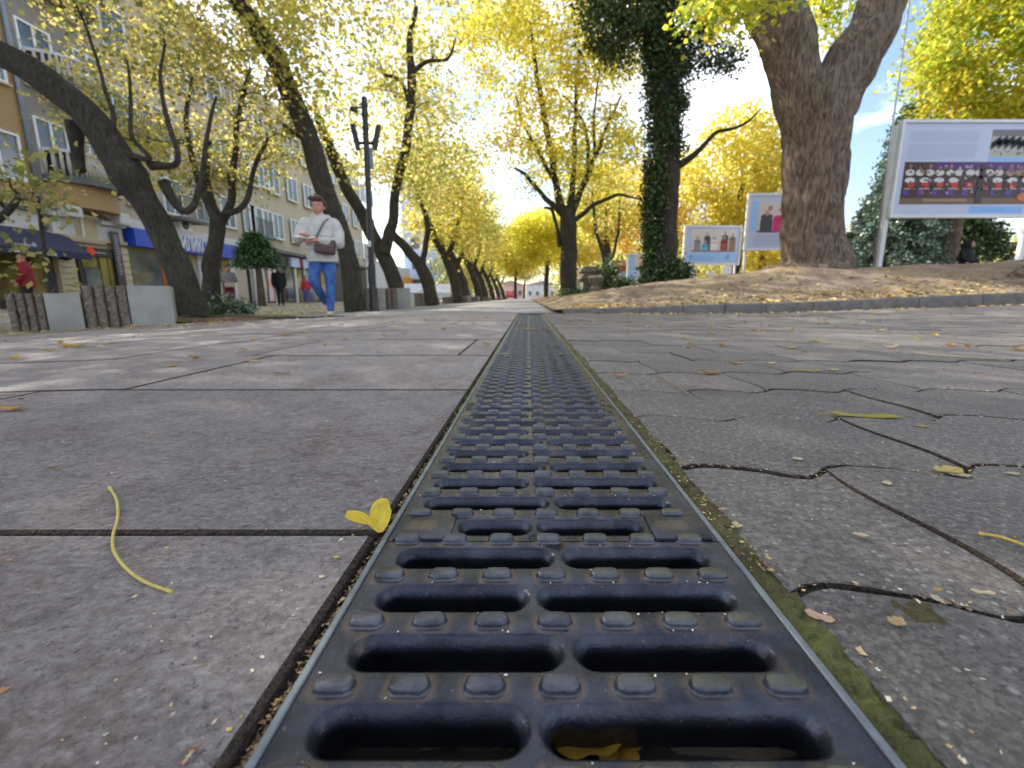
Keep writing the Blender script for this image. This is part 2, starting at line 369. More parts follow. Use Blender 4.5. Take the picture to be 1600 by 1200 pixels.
# --- right interlocking pavers
pav2 = empty('interlocking_paver_field'); tag(pav2, kind='structure')
PW, PH = .345, .232
def wave(t): return .017 * math.sin(t * 4 * math.pi / PW) + .004 * math.sin(t * 8 * math.pi / PW + .7)
def swave(t): return .006 * math.sin(2 * math.pi * t / PH)
pc = []
for variant in range(6):
    out = []; n = 22; m = 8; g = .0035
    for i in range(n): t = i / n * PW; out.append((t, -PH / 2 + wave(t) + g))
    for i in range(m): t = i / m * PH; out.append((PW + swave(t), -PH / 2 + t + wave(PW) + (g if i == 0 else 0)))
    for i in range(n): t = (1 - i / n) * PW; out.append((t, PH / 2 + wave(t) - g))
    for i in range(m): t = (1 - i / m) * PH; out.append((swave(t) + 0, -PH / 2 + t + wave(0)))
    cx, cy = PW / 2, 0
    out = [((x - cx) * (1 - .0012) + random.uniform(-.0004, .0004), (y - cy) + random.uniform(-.0012, .0012)) for x, y in out]
    N_ = len(out); rings = []
    for sc, z in ((1.0, -.02), (1.0, -.0030), (.993, -.0008), (.978, 0)):
        rings.append([(x * sc, y * sc, z) for x, y in out])
    V = [p for r in rings for p in r]; Fs = [(j * N_ + i, j * N_ + (i + 1) % N_, (j + 1) * N_ + (i + 1) % N_, (j + 1) * N_ + i) for j in range(3) for i in range(N_)]
    Fs.append(tuple(range(3 * N_, 4 * N_)))
    me = bpy.data.meshes.new('paver'); me.from_pydata(V, [], Fs); me.materials.append(PAVER); me.materials.append(SOIL); me.polygons.foreach_set('material_index', [1 if q_ < 2 * N_ else 0 for q_ in range(len(me.polygons))]); me.polygons.foreach_set('use_smooth', [False] * len(me.polygons)); me.update(); pc.append(me)
cand = []
for j in range(-2, 26):
    yc = .27 - PH / 2 + j * PH + .002
    xo = .162 + (PW / 2 if j % 2 else 0) - PW
    for i in range(0, 38):
        xc = xo + i * PW + PW / 2
        if xc + PW / 2 < .17 or yc > 5.85: continue
        if xc / (yc + .35) > 1.55: continue
        cand.append((math.hypot(xc, yc), xc, yc, j))
cand.sort()
def cut_mesh(me, xc, yc):
    bm = bmesh.new(); bm.from_mesh(me)
    bmesh.ops.bisect_plane(bm, geom=bm.verts[:] + bm.edges[:] + bm.faces[:], plane_co=(.1625 - xc, 0, 0), plane_no=(-1, 0, 0), clear_outer=True)
    ed = [e for e in bm.edges if e.is_boundary and all(abs(v.co.x - (.1625 - xc)) < 1e-4 for v in e.verts)]
    m2 = bpy.data.meshes.new('paver'); 
    if ed:
        r = bmesh.ops.extrude_edge_only(bm, edges=ed)
        for v in r['geom']:
            if isinstance(v, bmesh.types.BMVert): v.co.z = -.02
    bm.to_mesh(m2); bm.free(); m2.materials.append(PAVER); m2.materials.append(SOIL); return m2
far = MB(); far_mi = []
nind = 0
for k, (d, xc, yc, j) in enumerate(cand):
    me = pc[(k * 7 + j) % 6]; z = gz(xc) + random.uniform(-.0022, .0016)
    if xc - PW / 2 < .1625:
        me = cut_mesh(me, xc, yc)
    tilt = (random.uniform(-.006, .006), random.uniform(-.006, .006) - (.032 if xc > 3 else 0), random.uniform(-.008, .008))
    if nind < 296:
        ob = bpy.data.objects.new('paver', me); ob.location = (xc, yc, z); ob.rotation_euler = tilt; link(ob, pav2); nind += 1
    else:
        Mx = Matrix.Translation((xc, yc, z)) @ (Matrix.Rotation(tilt[1], 4, 'Y') @ Matrix.Rotation(tilt[0], 4, 'X'))
        far.add([Mx @ v.co for v in me.vertices], [tuple(p.vertices) for p in me.polygons]); far_mi += [p.material_index for p in me.polygons]
o = far.build('distant_pavers', PAVER, pav2); o.data.materials.append(SOIL); o.data.polygons.foreach_set('material_index', far_mi); tag(o, kind='stuff')

# --- moss strip along the right rail, dirt in the left joint
def strip(name, x0, x1, y0, y1, mat, zb, amp, nx, ny, edge=0, parent=None):
    V = []; nxx = nx + 1
    for j in range(ny + 1):
        t = (j / ny) ** 1.8; y = y0 + (y1 - y0) * t
        xe = x1 + edge * noise.noise(Vector((3.1, y * 14, 0))) + edge * .6 * noise.noise(Vector((1.1, y * 60, 0)))
        for i in range(nxx):
            s = i / nx; x = x0 + (xe - x0) * s
            h = zb + amp * (math.sin(math.pi * min(1, s * .9 + .12))) * (.55 + .9 * noise.noise(Vector((x * 90, y * 90, 0)))) + amp * .5 * noise.noise(Vector((x * 300, y * 300, 4)))
            h += .35 * amp * noise.noise(Vector((0, y * 9, 7))) * 2
            V.append((x, y, h if i not in (nx,) else zb - .006))
    Fq = [(j * nxx + i, j * nxx + i + 1, (j + 1) * nxx + i + 1, (j + 1) * nxx + i) for j in range(ny) for i in range(nx)]
    return link(bpy.data.objects.new(name, np_mesh(name, V, Fq, mat, smooth=True)), parent)
o = strip('moss_strip', .1437, .1665, .05, 5.8, MOSS, -.0030, .0062, 10, 1200, .0075); tag(o, 'green and brown moss filling the joint beside the right steel rail', 'moss', kind='stuff')
o = strip('joint_dirt', -.1560, -.1437, .05, 5.9, SOIL, -.013, .004, 6, 700, .0005); tag(o, 'dark dirt filling the joint left of the drain', 'dirt', kind='stuff')
# moss plug between pavers
def mossplug(px, py, wx, wy, name, lab):
    c = at_z(px, py); m_ = MB(); n = 22; V = []
    for j in range(n + 1):
        for i in range(n + 1):
            u = i / n * 2 - 1; v = j / n * 2 - 1; e = min(1, 4 * (1 - max(abs(u), abs(v)))); x = c.x + u * wx; y = c.y + v * wy
            V.append((x + .002 * noise.noise(Vector((u * 2, v * 2, 3))), y, -.003 + .005 * e * (.7 + .8 * noise.noise(Vector((x * 150, y * 150, 0))))))
    Fq = [(j * (n + 1) + i, j * (n + 1) + i + 1, (j + 1) * (n + 1) + i + 1, (j + 1) * (n + 1) + i) for j in range(n) for i in range(n)]
    o = link(bpy.data.objects.new(name, np_mesh(name, V, Fq, MOSS, smooth=True))); tag(o, lab, 'moss', kind='stuff')
mossplug(1436, 955, .0125, .0115, 'moss_patch', 'square green moss plug in a joint of the right pavers')

# ================================================================ DRAIN
drain = empty('drain_channel', (0, 3, 0)); tag(drain, 'long dark drain channel with thin steel edge rails running down the street', 'drain')
Y1 = 5.9
def loc_(mb): mb.v = [(x, y - 3, z) for x, y, z in mb.v]; return mb
for s in (-1, 1):
    b = MB(); ys = np.concatenate([np.arange(0.0, 1.6, .05), np.arange(1.6, Y1 + .01, .3)])
    pr = [(.1385, -.04), (.1385, .0008), (.1392, .0016), (.1424, .0016), (.1434, .0006), (.1434, -.04)]; vs = []; fs = []
    for y in ys:
        w_ = .0005 * noise.noise(Vector((s * 3, y * 3, 0)))
        for (x, z) in pr: vs.append((s * (x + w_), y, z + .0005 * noise.noise(Vector((s, y * 4, 2)))))
    k = len(pr)
    for j in range(len(ys) - 1):
        for i in range(k - 1): fs.append((j * k + i, j * k + i + 1, (j + 1) * k + i + 1, (j + 1) * k + i))
    b.add(vs, fs); loc_(b).build('edge_rail', GALV, drain, smooth=35)
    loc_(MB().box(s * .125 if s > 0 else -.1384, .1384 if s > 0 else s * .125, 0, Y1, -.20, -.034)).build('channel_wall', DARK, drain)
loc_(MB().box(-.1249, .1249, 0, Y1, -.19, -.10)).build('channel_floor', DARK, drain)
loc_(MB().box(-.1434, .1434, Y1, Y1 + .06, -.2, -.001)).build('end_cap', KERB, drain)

PITCH_Y = .0475; NR = 26; MODL = PITCH_Y * NR
def capsule_ring(cx, cy, hx, r, xr0, xr1, yr0, yr1, nst=8, narc=9):
    """returns list of (point, ang/None) perimeter on capsule and matching rectangle boundary"""
    P = []; Q = []
    ax = hx - r
    for i in range(nst):
        x = cx - ax + 2 * ax * i / nst; P.append((x, cy - r, 0, -1)); Q.append((x, yr0))
    def arc(c, a0, a1, xe):
        angs = [a0 + (a1 - a0) * i / narc for i in range(narc + 1)]
        for yy_ in (yr0, yr1):
            ca = math.atan2(yy_ - cy, xe - c) % (2 * math.pi)
            if a0 < 0 and ca > math.pi: ca -= 2 * math.pi
            kk = min(range(1, narc), key=lambda q: abs(angs[q] - ca)); angs[kk] = ca
        for a in angs:
            dx, dy = math.cos(a), math.sin(a)
            tt = []
            if abs(dx) > 1e-6: tt.append((xe - c) / dx)
            if dy > 1e-6: tt.append((yr1 - cy) / dy)
            if dy < -1e-6: tt.append((yr0 - cy) / dy)
            t = min(x for x in tt if x > 0); P.append((c + r * dx, cy + r * dy, dx, dy)); Q.append((c + t * dx, cy + t * dy))
    arc(cx + ax, -math.pi / 2, math.pi / 2, xr1)
    for i in range(1, nst):
        x = cx + ax - 2 * ax * i / nst; P.append((x, cy + r, 0, 1)); Q.append((x, yr1))
    arc(cx - ax, math.pi / 2, 3 * math.pi / 2, xr0)
    return P, Q
def grate_mesh(hi=True):
    vs = []; fs = []; RO, RI = .0150, .0092
    for r in range(NR):
        y0 = r * PITCH_Y; yc = y0 + PITCH_Y / 2; y1 = y0 + PITCH_Y
        dv = (-.0168, .0033)[r % 2]
        if r == 0: dv = -.0145; cells = [(-.1380, dv, -.078, dv - .007), (dv, .1380, dv + .007, .078)]
        else: cells = [(-.1380, dv, -.1185, dv - .0075), (dv, .1380, dv + .0075, .1165)]
        gap0 = .0007 if r == 0 else 0; gap1 = .0007 if r == NR - 1 else 0
        for (x0, x1, a, b) in cells:
            cx = (a + b) / 2; hx = (b - a) / 2 + .0005
            P, Q = capsule_ring(cx, yc, hx, RI, x0, x1, y0 + gap0, y1 - gap1, 8 if hi else 4, 9 if hi else 5); n = len(P)
            rings = [[(q[0], q[1], 0) for q in Q]]
            steps = [(1.0, 0), (.9, -.0002), (.75, -.0007), (.58, -.0016), (.4, -.0030), (.22, -.0048), (.08, -.0066), (0, -.0082), (.04, -.0095), (.5, -.016), (.9, -.027)] if hi else [(1.0, 0), (.58, -.0016), (.22, -.0048), (0, -.0082), (.5, -.016), (.9, -.027)]
            for (f_, z) in steps:
                rings.append([(p[0] + p[2] * (RO - RI) * f_, p[1] + p[3] * (RO - RI) * f_, z) for p in P])
            bse = len(vs)
            for rg in rings: vs += rg
            for j in range(len(rings) - 1):
                for i in range(n):
                    i2 = (i + 1) % n; fs.append((bse + j * n + i, bse + j * n + i2, bse + (j + 1) * n + i2, bse + (j + 1) * n + i))
            if r == 0 or r == NR - 1:   # end faces
                yy = y0 + gap0 if r == 0 else y1 - gap1; bse = len(vs); vs += [(x0, yy, 0), (x1, yy, 0), (x1, yy, -.03), (x0, yy, -.03)]; fs.append((bse, bse + 1, bse + 2, bse + 3))
    for s in (-1, 1):
        bse = len(vs); vs += [(s * .138, .0007, 0), (s * .138, MODL - .0007, 0), (s * .138, MODL - .0007, -.03), (s * .138, .0007, -.03)]; fs.append((bse, bse + 1, bse + 2, bse + 3))
    me = bpy.data.meshes.new('grate_body'); me.from_pydata(vs, [], fs); me.materials.append(IRON)
    bm = bmesh.new(); bm.from_mesh(me); bmesh.ops.remove_doubles(bm, verts=bm.verts, dist=1e-5); bmesh.ops.recalc_face_normals(bm, faces=bm.faces); bm.to_mesh(me); bm.free()
    me.polygons.foreach_set('use_smooth', [True] * len(me.polygons)); me.set_sharp_from_angle(angle=R(60)); return me
def stud_mesh(lx=.0212, ly=.0114, h=.0044, n=20):
    vs = []; fs = []; rc = .0052
    out = []
    for cxs, cys, a0 in ((1, 1, 0), (-1, 1, 90), (-1, -1, 180), (1, -1, 270)):
        for i in range(n // 4):
            a = R(a0 + 90 * i / (n // 4 - 1)); out.append((cxs * (lx / 2 - rc) + rc * math.cos(a), cys * (ly / 2 - rc) + rc * math.sin(a)))
    N_ = len(out)
    for (off, z) in ((.0011, -.0004), (.0002, .0003), (-.0001, .0018), (-.0004, .0033), (-.0010, .0041), (-.0019, h)):
        for x, y in out: L_ = math.hypot(x, y) or 1; vs.append((x + x / L_ * off * 1.2, y + y / L_ * off * 1.2, z))
    for j in range(5):
        for i in range(N_): fs.append((j * N_ + i, j * N_ + (i + 1) % N_, (j + 1) * N_ + (i + 1) % N_, (j + 1) * N_ + i))
    fs.append(tuple(range(5 * N_, 6 * N_))); return vs, fs
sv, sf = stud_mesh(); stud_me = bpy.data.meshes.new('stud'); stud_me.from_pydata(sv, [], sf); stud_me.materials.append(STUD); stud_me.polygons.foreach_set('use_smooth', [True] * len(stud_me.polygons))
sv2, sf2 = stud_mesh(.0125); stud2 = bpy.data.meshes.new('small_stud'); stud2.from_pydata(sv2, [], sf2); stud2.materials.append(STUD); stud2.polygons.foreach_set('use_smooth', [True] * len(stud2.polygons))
SX = [-.0036 + .0393 * k for k in range(-3, 4)]
hi_me = grate_mesh(True); lo_me = grate_mesh(False)
def grate_text(body, x, y, rz, size, parent):
    cu = bpy.data.curves.new('cast_lettering', 'FONT'); cu.body = body; cu.size = size; cu.extrude = .0004; cu.align_x = 'CENTER'; cu.align_y = 'CENTER'; cu.resolution_u = 3
    tmp = bpy.data.objects.new('cast_lettering', cu); scene.collection.objects.link(tmp); bpy.context.view_layer.update()
    me = bpy.data.meshes.new_from_object(tmp.evaluated_get(bpy.context.evaluated_depsgraph_get())); bpy.data.objects.remove(tmp)
    me.materials.clear(); me.materials.append(STUD); me.name = 'cast_lettering'
    o = link(bpy.data.objects.new('cast_lettering', me), parent); o.location = (x, y, .0006); o.rotation_euler = (0, 0, rz); return o
glabs = ['nearest black cast iron drain grate at the bottom edge of the photo', 'cast iron drain grate with cast lettering beside its left rail, second from the camera',
         'third cast iron drain grate along the channel, small blue glints of sky', 'fourth cast iron drain grate, strewn with yellow leaves', 'farthest drain grate, ending against the kerb']
lugp = MB(); lugp.box(-.024, .024, -.0225, .0215, -.004, .0022, bev=.0009); lug_me = lugp.mesh('lug_plate', IRON, smooth=40)
for gi in range(5):
    ys = .3425 + (gi - 1) * MODL; nrows = NR
    root = empty('drain_grate', (0, ys, 0)); tag(root, glabs[gi], 'drain grate', 'cast iron grates of the drain channel')
    body = link(bpy.data.objects.new('grate_body', hi_me if gi < 2 else lo_me), root)
    for s in (-1, 1):
        lp = link(bpy.data.objects.new('lug_plate', lug_me), root); lp.location = (s * .1105, PITCH_Y * .5, 0)
    js = MB()
    for r in range(NR + (0)):
        yy = ys + r * PITCH_Y
        if yy < -.02: continue
        for k, x in enumerate(SX):
            me = stud_me; xx = x
            if r in (9, 10, 11) and k in (0, 6): me = stud2; xx = x + (.006 if k == 0 else -.006)
            if gi < 3 and yy < 1.75:
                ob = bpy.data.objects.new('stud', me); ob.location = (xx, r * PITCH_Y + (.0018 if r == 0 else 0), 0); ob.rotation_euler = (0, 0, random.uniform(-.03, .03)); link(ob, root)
            else:
                js.add([(v.co.x + xx, v.co.y + r * PITCH_Y + (.0018 if r == 0 else 0), v.co.z) for v in me.vertices], [tuple(p.vertices) for p in me.polygons])
    if js.v: tag(js.build('far_studs', STUD, root, smooth=True), kind='stuff')
    if gi > 0:
        grate_text('EN 1433', -.129, 10 * PITCH_Y, R(90), .0165, root)
        for q, (xx, ch) in enumerate(((.1245, 'O'), (.1255, 'CO'), (.1265, 'O'))): grate_text(ch, xx, (9 + q) * PITCH_Y, R(-2), .016, root)

# ================================================================ KERB + PARK MOUND
kb = [(.42, 5.80, .064), (.95, 5.79, .066), (1.40, 5.79, .08), (1.95, 5.80, .105), (2.50, 5.83, .12), (3.05, 5.88, .127), (3.70, 5.93, .13), (4.35, 5.97, .135), (5.1, 5.97, .142), (5.9, 5.93, .155), (6.7, 5.85, .165), (7.6, 5.75, .165), (8.6, 5.6, .165), (9.8, 5.4, .165)]
kerb = empty('kerb', (0, 0, 0)); tag(kerb, kind='structure')
for a, b in zip(kb[:-1], kb[1:]):
    A = Vector((a[0] + .004, a[1], 0)); B = Vector((b[0] - .004, b[1], 0)); t = (B - A).normalized(); nrm = Vector((-t.y, t.x, 0))
    za, zb_ = gz(A.x), gz(B.x); m_ = MB(); k_ = .16; vs = []; n = 6
    for i in range(n + 1):
        s = i / n; p = A.lerp(B, s); z0 = za + (zb_ - za) * s; h = a[2] + (b[2] - a[2]) * s; ins = .004 if i in (0, n) else 0
        for (d, zz) in ((ins, -.05), (ins, h - .014), (.006 + ins, h - .004), (.016, h - ins), (k_, h - ins), (k_, -.05)):
            q = p + nrm * (d + random.uniform(-.0012, .0012)); vs.append((q.x, q.y, z0 + zz + random.uniform(-.001, .001)))
    fs = [(i * 6 + j, (i + 1) * 6 + j, (i + 1) * 6 + j + 1, i * 6 + j + 1) for i in range(n) for j in range(5)] + [(0, 1, 2, 3, 4, 5), tuple(n * 6 + j for j in (5, 4, 3, 2, 1, 0))]
    m_.add(vs, fs); m_.build('kerb_stone', KERB, kerb, smooth=30)
HX = [-.2, .3, .9, 2.1, 2.85, 3.6, 4.5, 7, 9.4, 14]; HZ_ = [.0, .05, .22, .42, .50, .60, .71, .78, .88, .95]
KX = [p[0] for p in kb]; KY = [p[1] for p in kb]; KH = [p[2] for p in kb]
def mz(x, y):
    ky = float(np.interp(x, KX, KY)) + .155; kh = float(np.interp(x, KX, KH)) + gz(x, 0) - .02
    H = float(np.interp(x, HX, HZ_)); Hs = H * (1.0 if y < 12 else max(.85, 1 - .004 * (y - 12)))
    t = max(0, min(1, (y - ky) / (8.3 - ky))); t = t * t * (3 - 2 * t) * .55 + t * .45
    n = noise.noise(Vector((x * .9, y * .9, 0))) * .05 + noise.noise(Vector((x * 3, y * 3, 3))) * .02 + noise.noise(Vector((x * 9, y * 9, 3))) * .008
    for (rx, ry, rh, rr) in ((4.4, 7.9, .05, .5), (5.6, 7.6, .04, .5), (6.8, 7.9, .03, .4)):
        d = math.hypot(x - rx, (y - ry) * 1.5); n += rh * math.exp(-(d / rr) ** 2) * min(1, t * 2)
    e = min(1, max(0, (x - .25) / .5)) if y > 6 else 1
    return kh + (Hs - kh) * t * (1 if y < 6.4 else e) + n * min(1, t * 5) * e
xs = np.concatenate([np.arange(.30, 10, .12), np.arange(10, 60, 3.0)]); ys = np.concatenate([np.arange(5.95, 10, .1), np.arange(10, 20, .5), np.arange(20, 90, 8)])
def mzz(x, y):
    ky = float(np.interp(x, KX, KY)) + .155
    return mz(x, max(y, ky)) if y >= ky - .02 else float(np.interp(x, KX, KH)) + gz(x, 0) - .02
mound_me = grid_mesh('park_ground', xs, ys, lambda x, y: mzz(x, y), EARTH)
mound = link(bpy.data.objects.new('park_ground', mound_me)); tag(mound, kind='structure')
for v in mound_me.vertices:
    if v.co.y < 6.6:
        ky = float(np.interp(v.co.x, KX, KY)) + .155
        if v.co.y < ky: v.co.y = ky; v.co.z = float(np.interp(v.co.x, KX, KH)) + gz(v.co.x, 0) - .02
# ================================================================ TREES
def leaf_cloud(name, sites, per, sig, size, pal, mat, seed=0, hang=.25, parent=None, outward=None):
    g = np.random.default_rng(seed); S = np.asarray(sites, dtype=float); N0 = len(S); cnt = N0 * per
    base = np.repeat(S, per, axis=0); off = g.normal(0, 1, (cnt, 3)) * np.array(sig)
    clump = np.repeat(g.random(N0), per)
    C = base + off; n = g.normal(0, 1, (cnt, 3)); n[:, 2] = np.abs(n[:, 2]) + .3; n /= np.linalg.norm(n, axis=1)[:, None]
    d = g.normal(0, 1, (cnt, 3)); d[:, 2] -= hang * 2; d -= n * (d * n).sum(1)[:, None]; d /= np.linalg.norm(d, axis=1)[:, None]
    b = np.cross(n, d); sz = size * g.uniform(.6, 1.25, (cnt, 1)); wd = sz * g.uniform(.32, .5, (cnt, 1)); bend = n * sz * g.uniform(-.15, .25, (cnt, 1))
    V = np.stack([C - d * sz * .5, C + b * wd + bend, C + d * sz * .5, C - b * wd + bend], axis=1).reshape(-1, 3)
    pal = np.asarray(pal); k = np.clip((clump * len(pal) * .75 + g.random(cnt) * len(pal) * .4), 0, len(pal) - 1e-3)
    i0 = k.astype(int); col = pal[i0] * g.uniform(.75, 1.2, (cnt, 1)); cols = np.concatenate([np.repeat(col, 4, axis=0), np.ones((cnt * 4, 1))], axis=1)
    Fq = np.arange(cnt * 4, dtype=np.int32).reshape(-1, 4)
    o = link(bpy.data.objects.new(name, np_mesh(name, V, Fq, mat, cols)), parent); return o
YEL = [(.64, .58, .14), (.72, .62, .18), (.50, .50, .12), (.78, .62, .18), (.40, .44, .10)]
GOLD = [(.82, .70, .10), (.86, .76, .16), (.72, .66, .10), (.82, .60, .09), (.60, .62, .12)]
OLIVE = [(.38, .36, .11), (.30, .30, .09), (.46, .41, .13), (.58, .46, .16), (.22, .26, .07)]
ORA = [(.82, .62, .16), (.86, .68, .22), (.76, .52, .14), (.82, .70, .2)]
LIME = [(.50, .55, .05), (.40, .50, .05), (.66, .60, .06), (.60, .50, .05), (.30, .40, .05)]
IVYP = [(.035, .075, .02), (.05, .10, .03), (.09, .14, .05), (.03, .055, .02), (.14, .19, .09)]
SPR = [(.10, .17, .13), (.16, .24, .19), (.07, .12, .08), (.22, .30, .24)]
CON = [(.05, .10, .035), (.08, .14, .05), (.13, .19, .06), (.035, .07, .03)]
def tree(name, label, limbs, crowns, pal, bark=None, per=70, sig=.30, size=.10, seed=1, group=None, cat='tree', twig=.011, leafmat=None, side=20, ridged=0, lsites_on_limbs=0, trunkn=None, nleafsig=(1, 1, .75)):
    """limbs: list of (points, radii); first is the trunk. crowns: (centre, radii, count)."""
    g = random.Random(seed); bark = bark or BARK; base = Vector(limbs[0][0][0])
    root = empty(name, base, 0, label, cat, group)
    T = Matrix.Translation(-base)
    nodes = []; nrad = []; mt = MB(); tr = MB()
    for li, (pts, rad) in enumerate(limbs):
        P = [Vector(p) for p in pts]; out = []; rr = []
        sub = 14 if li == 0 else 7
        for i in range(len(P) - 1):
            a = P[max(i - 1, 0)]; b = P[i]; c = P[i + 1]; d = P[min(i + 2, len(P) - 1)]
            for k in range(sub):
                t = k / sub; q = .5 * ((2 * b) + (c - a) * t + (2 * a - 5 * b + 4 * c - d) * t * t + (3 * b - a - 3 * c + d) * t ** 3)
                out.append(q + Vector((noise.noise(q * 2.2 + Vector((seed, 0, 0))), 0, noise.noise(q * 2.2 + Vector((0, 9, seed))))) * (.05 if li else .03)); rr.append(rad[i] + (rad[i + 1] - rad[i]) * t)
        out.append(P[-1]); rr.append(rad[-1])
        ns = side if li == 0 else max(7, side - 4); ph = g.uniform(0, 6)
        if trunkn and li < trunkn[0]: ns = trunkn[1]
        def jit(i, a, p, ph=ph, r0=rad[0], ns=ns):
            v = 1 + .16 * noise.noise(Vector((math.cos(a) * 1.5 + ph, math.sin(a) * 1.5, p.z * 2.4 + p.x))) + .10 * noise.noise(Vector((math.cos(a) * 1.2 + ph, math.sin(a) * 1.2, p.z * 1.1))) + .07 * noise.noise(Vector((math.cos(a) * 3, math.sin(a) * 3 + ph, p.z * 3)))
            if ridged: v += ridged * (abs(noise.noise(Vector((math.cos(a) * 7 + ph, math.sin(a) * 7, p.z * .9)))) * 2 - .3)
            return v
        (tr if li == 0 or (trunkn and li < 3) else mt).tube([T @ q for q in out], rr, ns, jit=jit)
        start = int(len(out) * (.45 if li == 0 else .15))
        for q, r in list(zip(out, rr))[start:]: nodes.append(q); nrad.append(r)
    NA = np.array([tuple(n) for n in nodes]); RA = np.array(nrad)
    targets = []
    for (c, r, n) in crowns:
        for _ in range(n):
            while 1:
                u = Vector((g.uniform(-1, 1), g.uniform(-1, 1), g.uniform(-1, 1)))
                if u.length < 1: break
            u = u * (u.length ** -.25 if u.length > .05 else 1)
            targets.append(Vector((c[0] + u.x * r[0], c[1] + u.y * r[1], c[2] + u.z * r[2])))
    targets.sort(key=lambda t: float(((NA - np.array(tuple(t))) ** 2).sum(1).min()))
    cap = len(NA) + len(targets) * 6; BA = np.zeros((cap, 3)); BA[:len(NA)] = NA; BR = np.zeros(cap); BR[:len(NA)] = RA; m = len(NA)
    sites = []
    for t in targets:
        tv = np.array(tuple(t)); dd = BA[:m] - tv; w = (dd ** 2).sum(1) + np.maximum(0, dd[:, 2]) * 1.5
        i = int(w.argmin()); s = Vector(BA[i]); L_ = (t - s).length
        if L_ < .05: continue
        r0 = min(BR[i] * .62, twig + .014 * L_); r0 = max(r0, .005); r1 = max(.0035, r0 * .4)
        mid1 = s.lerp(t, .33) + Vector((g.uniform(-.14, .14), g.uniform(-.14, .14), g.uniform(-.02, .20))) * L_; mid2 = s.lerp(t, .68) + Vector((g.uniform(-.1, .1), g.uniform(-.1, .1), g.uniform(0, .14))) * L_
        pl = [s, mid1, mid2, t]; rl = [r0, r0 * .8, r0 * .6, r1]
        mt.tube([T @ q for q in pl], rl, 5 if r0 > .02 else 3, cap=False)
        for q, rq in zip(pl[1:], rl[1:]): BA[m] = tuple(q); BR[m] = rq; m += 1
        sites.append(tuple(t - base)); 
        if L_ > .5: sites.append(tuple(mid2 - base))
    to = tr.build('trunk', bark, root, smooth=True)
    if trunkn:
        md = to.modifiers.new('r', 'REMESH'); md.mode = 'VOXEL'; md.voxel_size = .055; md.use_smooth_shade = True
        sm = to.modifiers.new('s', 'SMOOTH'); sm.iterations = 7; sm.factor = .5
        bpy.context.view_layer.update(); nm = bpy.data.meshes.new_from_object(to.evaluated_get(bpy.context.evaluated_depsgraph_get())); to.modifiers.clear(); to.data = nm; nm.name = 'trunk'
        if not nm.materials: nm.materials.append(bark)
        for v in nm.vertices:
            q = v.co; ang = math.atan2(q.y, q.x); d = .045 * (abs(noise.noise(Vector((math.cos(ang) * 7, math.sin(ang) * 7, q.z * .7)))) - .2) + .05 * noise.noise(q * 1.3) + .012 * noise.noise(Vector((q.x * 14, q.y * 14, q.z * 3)))
            v.co = q + v.normal * d
    if mt.v: tag(mt.build('branches', BARK3 if bark is not BARK else BARK, root, smooth=True), kind='stuff')
    if sites and per: tag(leaf_cloud('crown', sites, per, tuple(sig * q for q in nleafsig), size, pal, leafmat or LEAF, seed, parent=root), kind='stuff')
    return root
def pp(lst, Y, dY=0):   # measured points of a limb at distance Y
    return [at(x, y, Y + dY * i) for i, (x, y) in enumerate(lst)]
def gp(px, py, Y, z=None):
    p = at(px, py, Y); p.z = gz(p.x) if z is None else z; return p

# -- left row
b = gp(300, 492, 6.3); t1 = [b + Vector((0, 0, -.05))] + pp([(292, 455), (262, 385), (228, 315), (205, 275), (165, 215), (122, 165), (60, 118), (-30, 70), (-160, 10)], 6.3, -.04)
tree('leaning_street_tree', 'thick dark tree leaning hard left behind the low concrete blocks', [
    (t1, [.25, .175, .15, .155, .205, .165, .15, .145, .14, .12]),
    (pp([(258, 285), (285, 330), (305, 315), (318, 260), (322, 215), (338, 150)], 6.3), [.07, .045, .036, .032, .026, .014]),
    (pp([(235, 262), (262, 262), (276, 250), (262, 195), (252, 140), (256, 60)], 6.2), [.06, .04, .034, .028, .022, .012]),
    (pp([(178, 232), (215, 248), (232, 248), (208, 215), (203, 160), (195, 90)], 6.1), [.05, .036, .030, .024, .02, .010]),
    (pp([(150, 200), (172, 216), (176, 180), (162, 140), (150, 90), (120, 10)], 6.1), [.04, .032, .027, .022, .018, .012]),
    (pp([(115, 190), (122, 230), (128, 268)], 6.2), [.1, .07, .055])],
    [((-5.2, 5.6, 4.7), (1.9, 1.3, .8), 66), ((-7.8, 5.6, 5.6), (2.2, 2.2, 1.6), 90), ((-5.0, 3.6, 6.2), (2.6, 2.4, 1.2), 150)], OLIVE, per=58, sig=.26, size=.085, seed=3, ridged=.05)  # last crown is out of view, added to shade the foreground
b = gp(326, 476, 9.0)
tree('crooked_street_tree', 'crooked dark tree with twisting upper branches in front of the blue shop sign', [
    ([b] + pp([(330, 440), (328, 415), (338, 375), (340, 345), (330, 320), (322, 270), (330, 215)], 9.0), [.17, .14, .15, .12, .12, .09, .06, .04]),
    (pp([(342, 350), (358, 320), (362, 285), (368, 240), (372, 180), (390, 110)], 9.0), [.09, .07, .06, .055, .045, .03]),
    (pp([(352, 332), (375, 325), (388, 305), (398, 260), (420, 215)], 8.9), [.06, .05, .05, .04, .025]),
    (pp([(330, 325), (312, 290), (300, 240), (290, 190), (300, 120)], 9.0), [.07, .06, .05, .04, .025])],
    [((-6.3, 9, 3.5), (2.1, 1.4, 1.4), 130), ((-6.2, 9, 5.6), (2.6, 1.8, 1.2), 90), ((-8.8, 8.8, 8.0), (3.4, 3.2, 1.1), 170)], OLIVE + YEL[:2], per=48, sig=.26, size=.085, seed=5)  # last crown is unseen canopy above the frame, added to block sun on the slabs
b = gp(556, 487, 9.1)
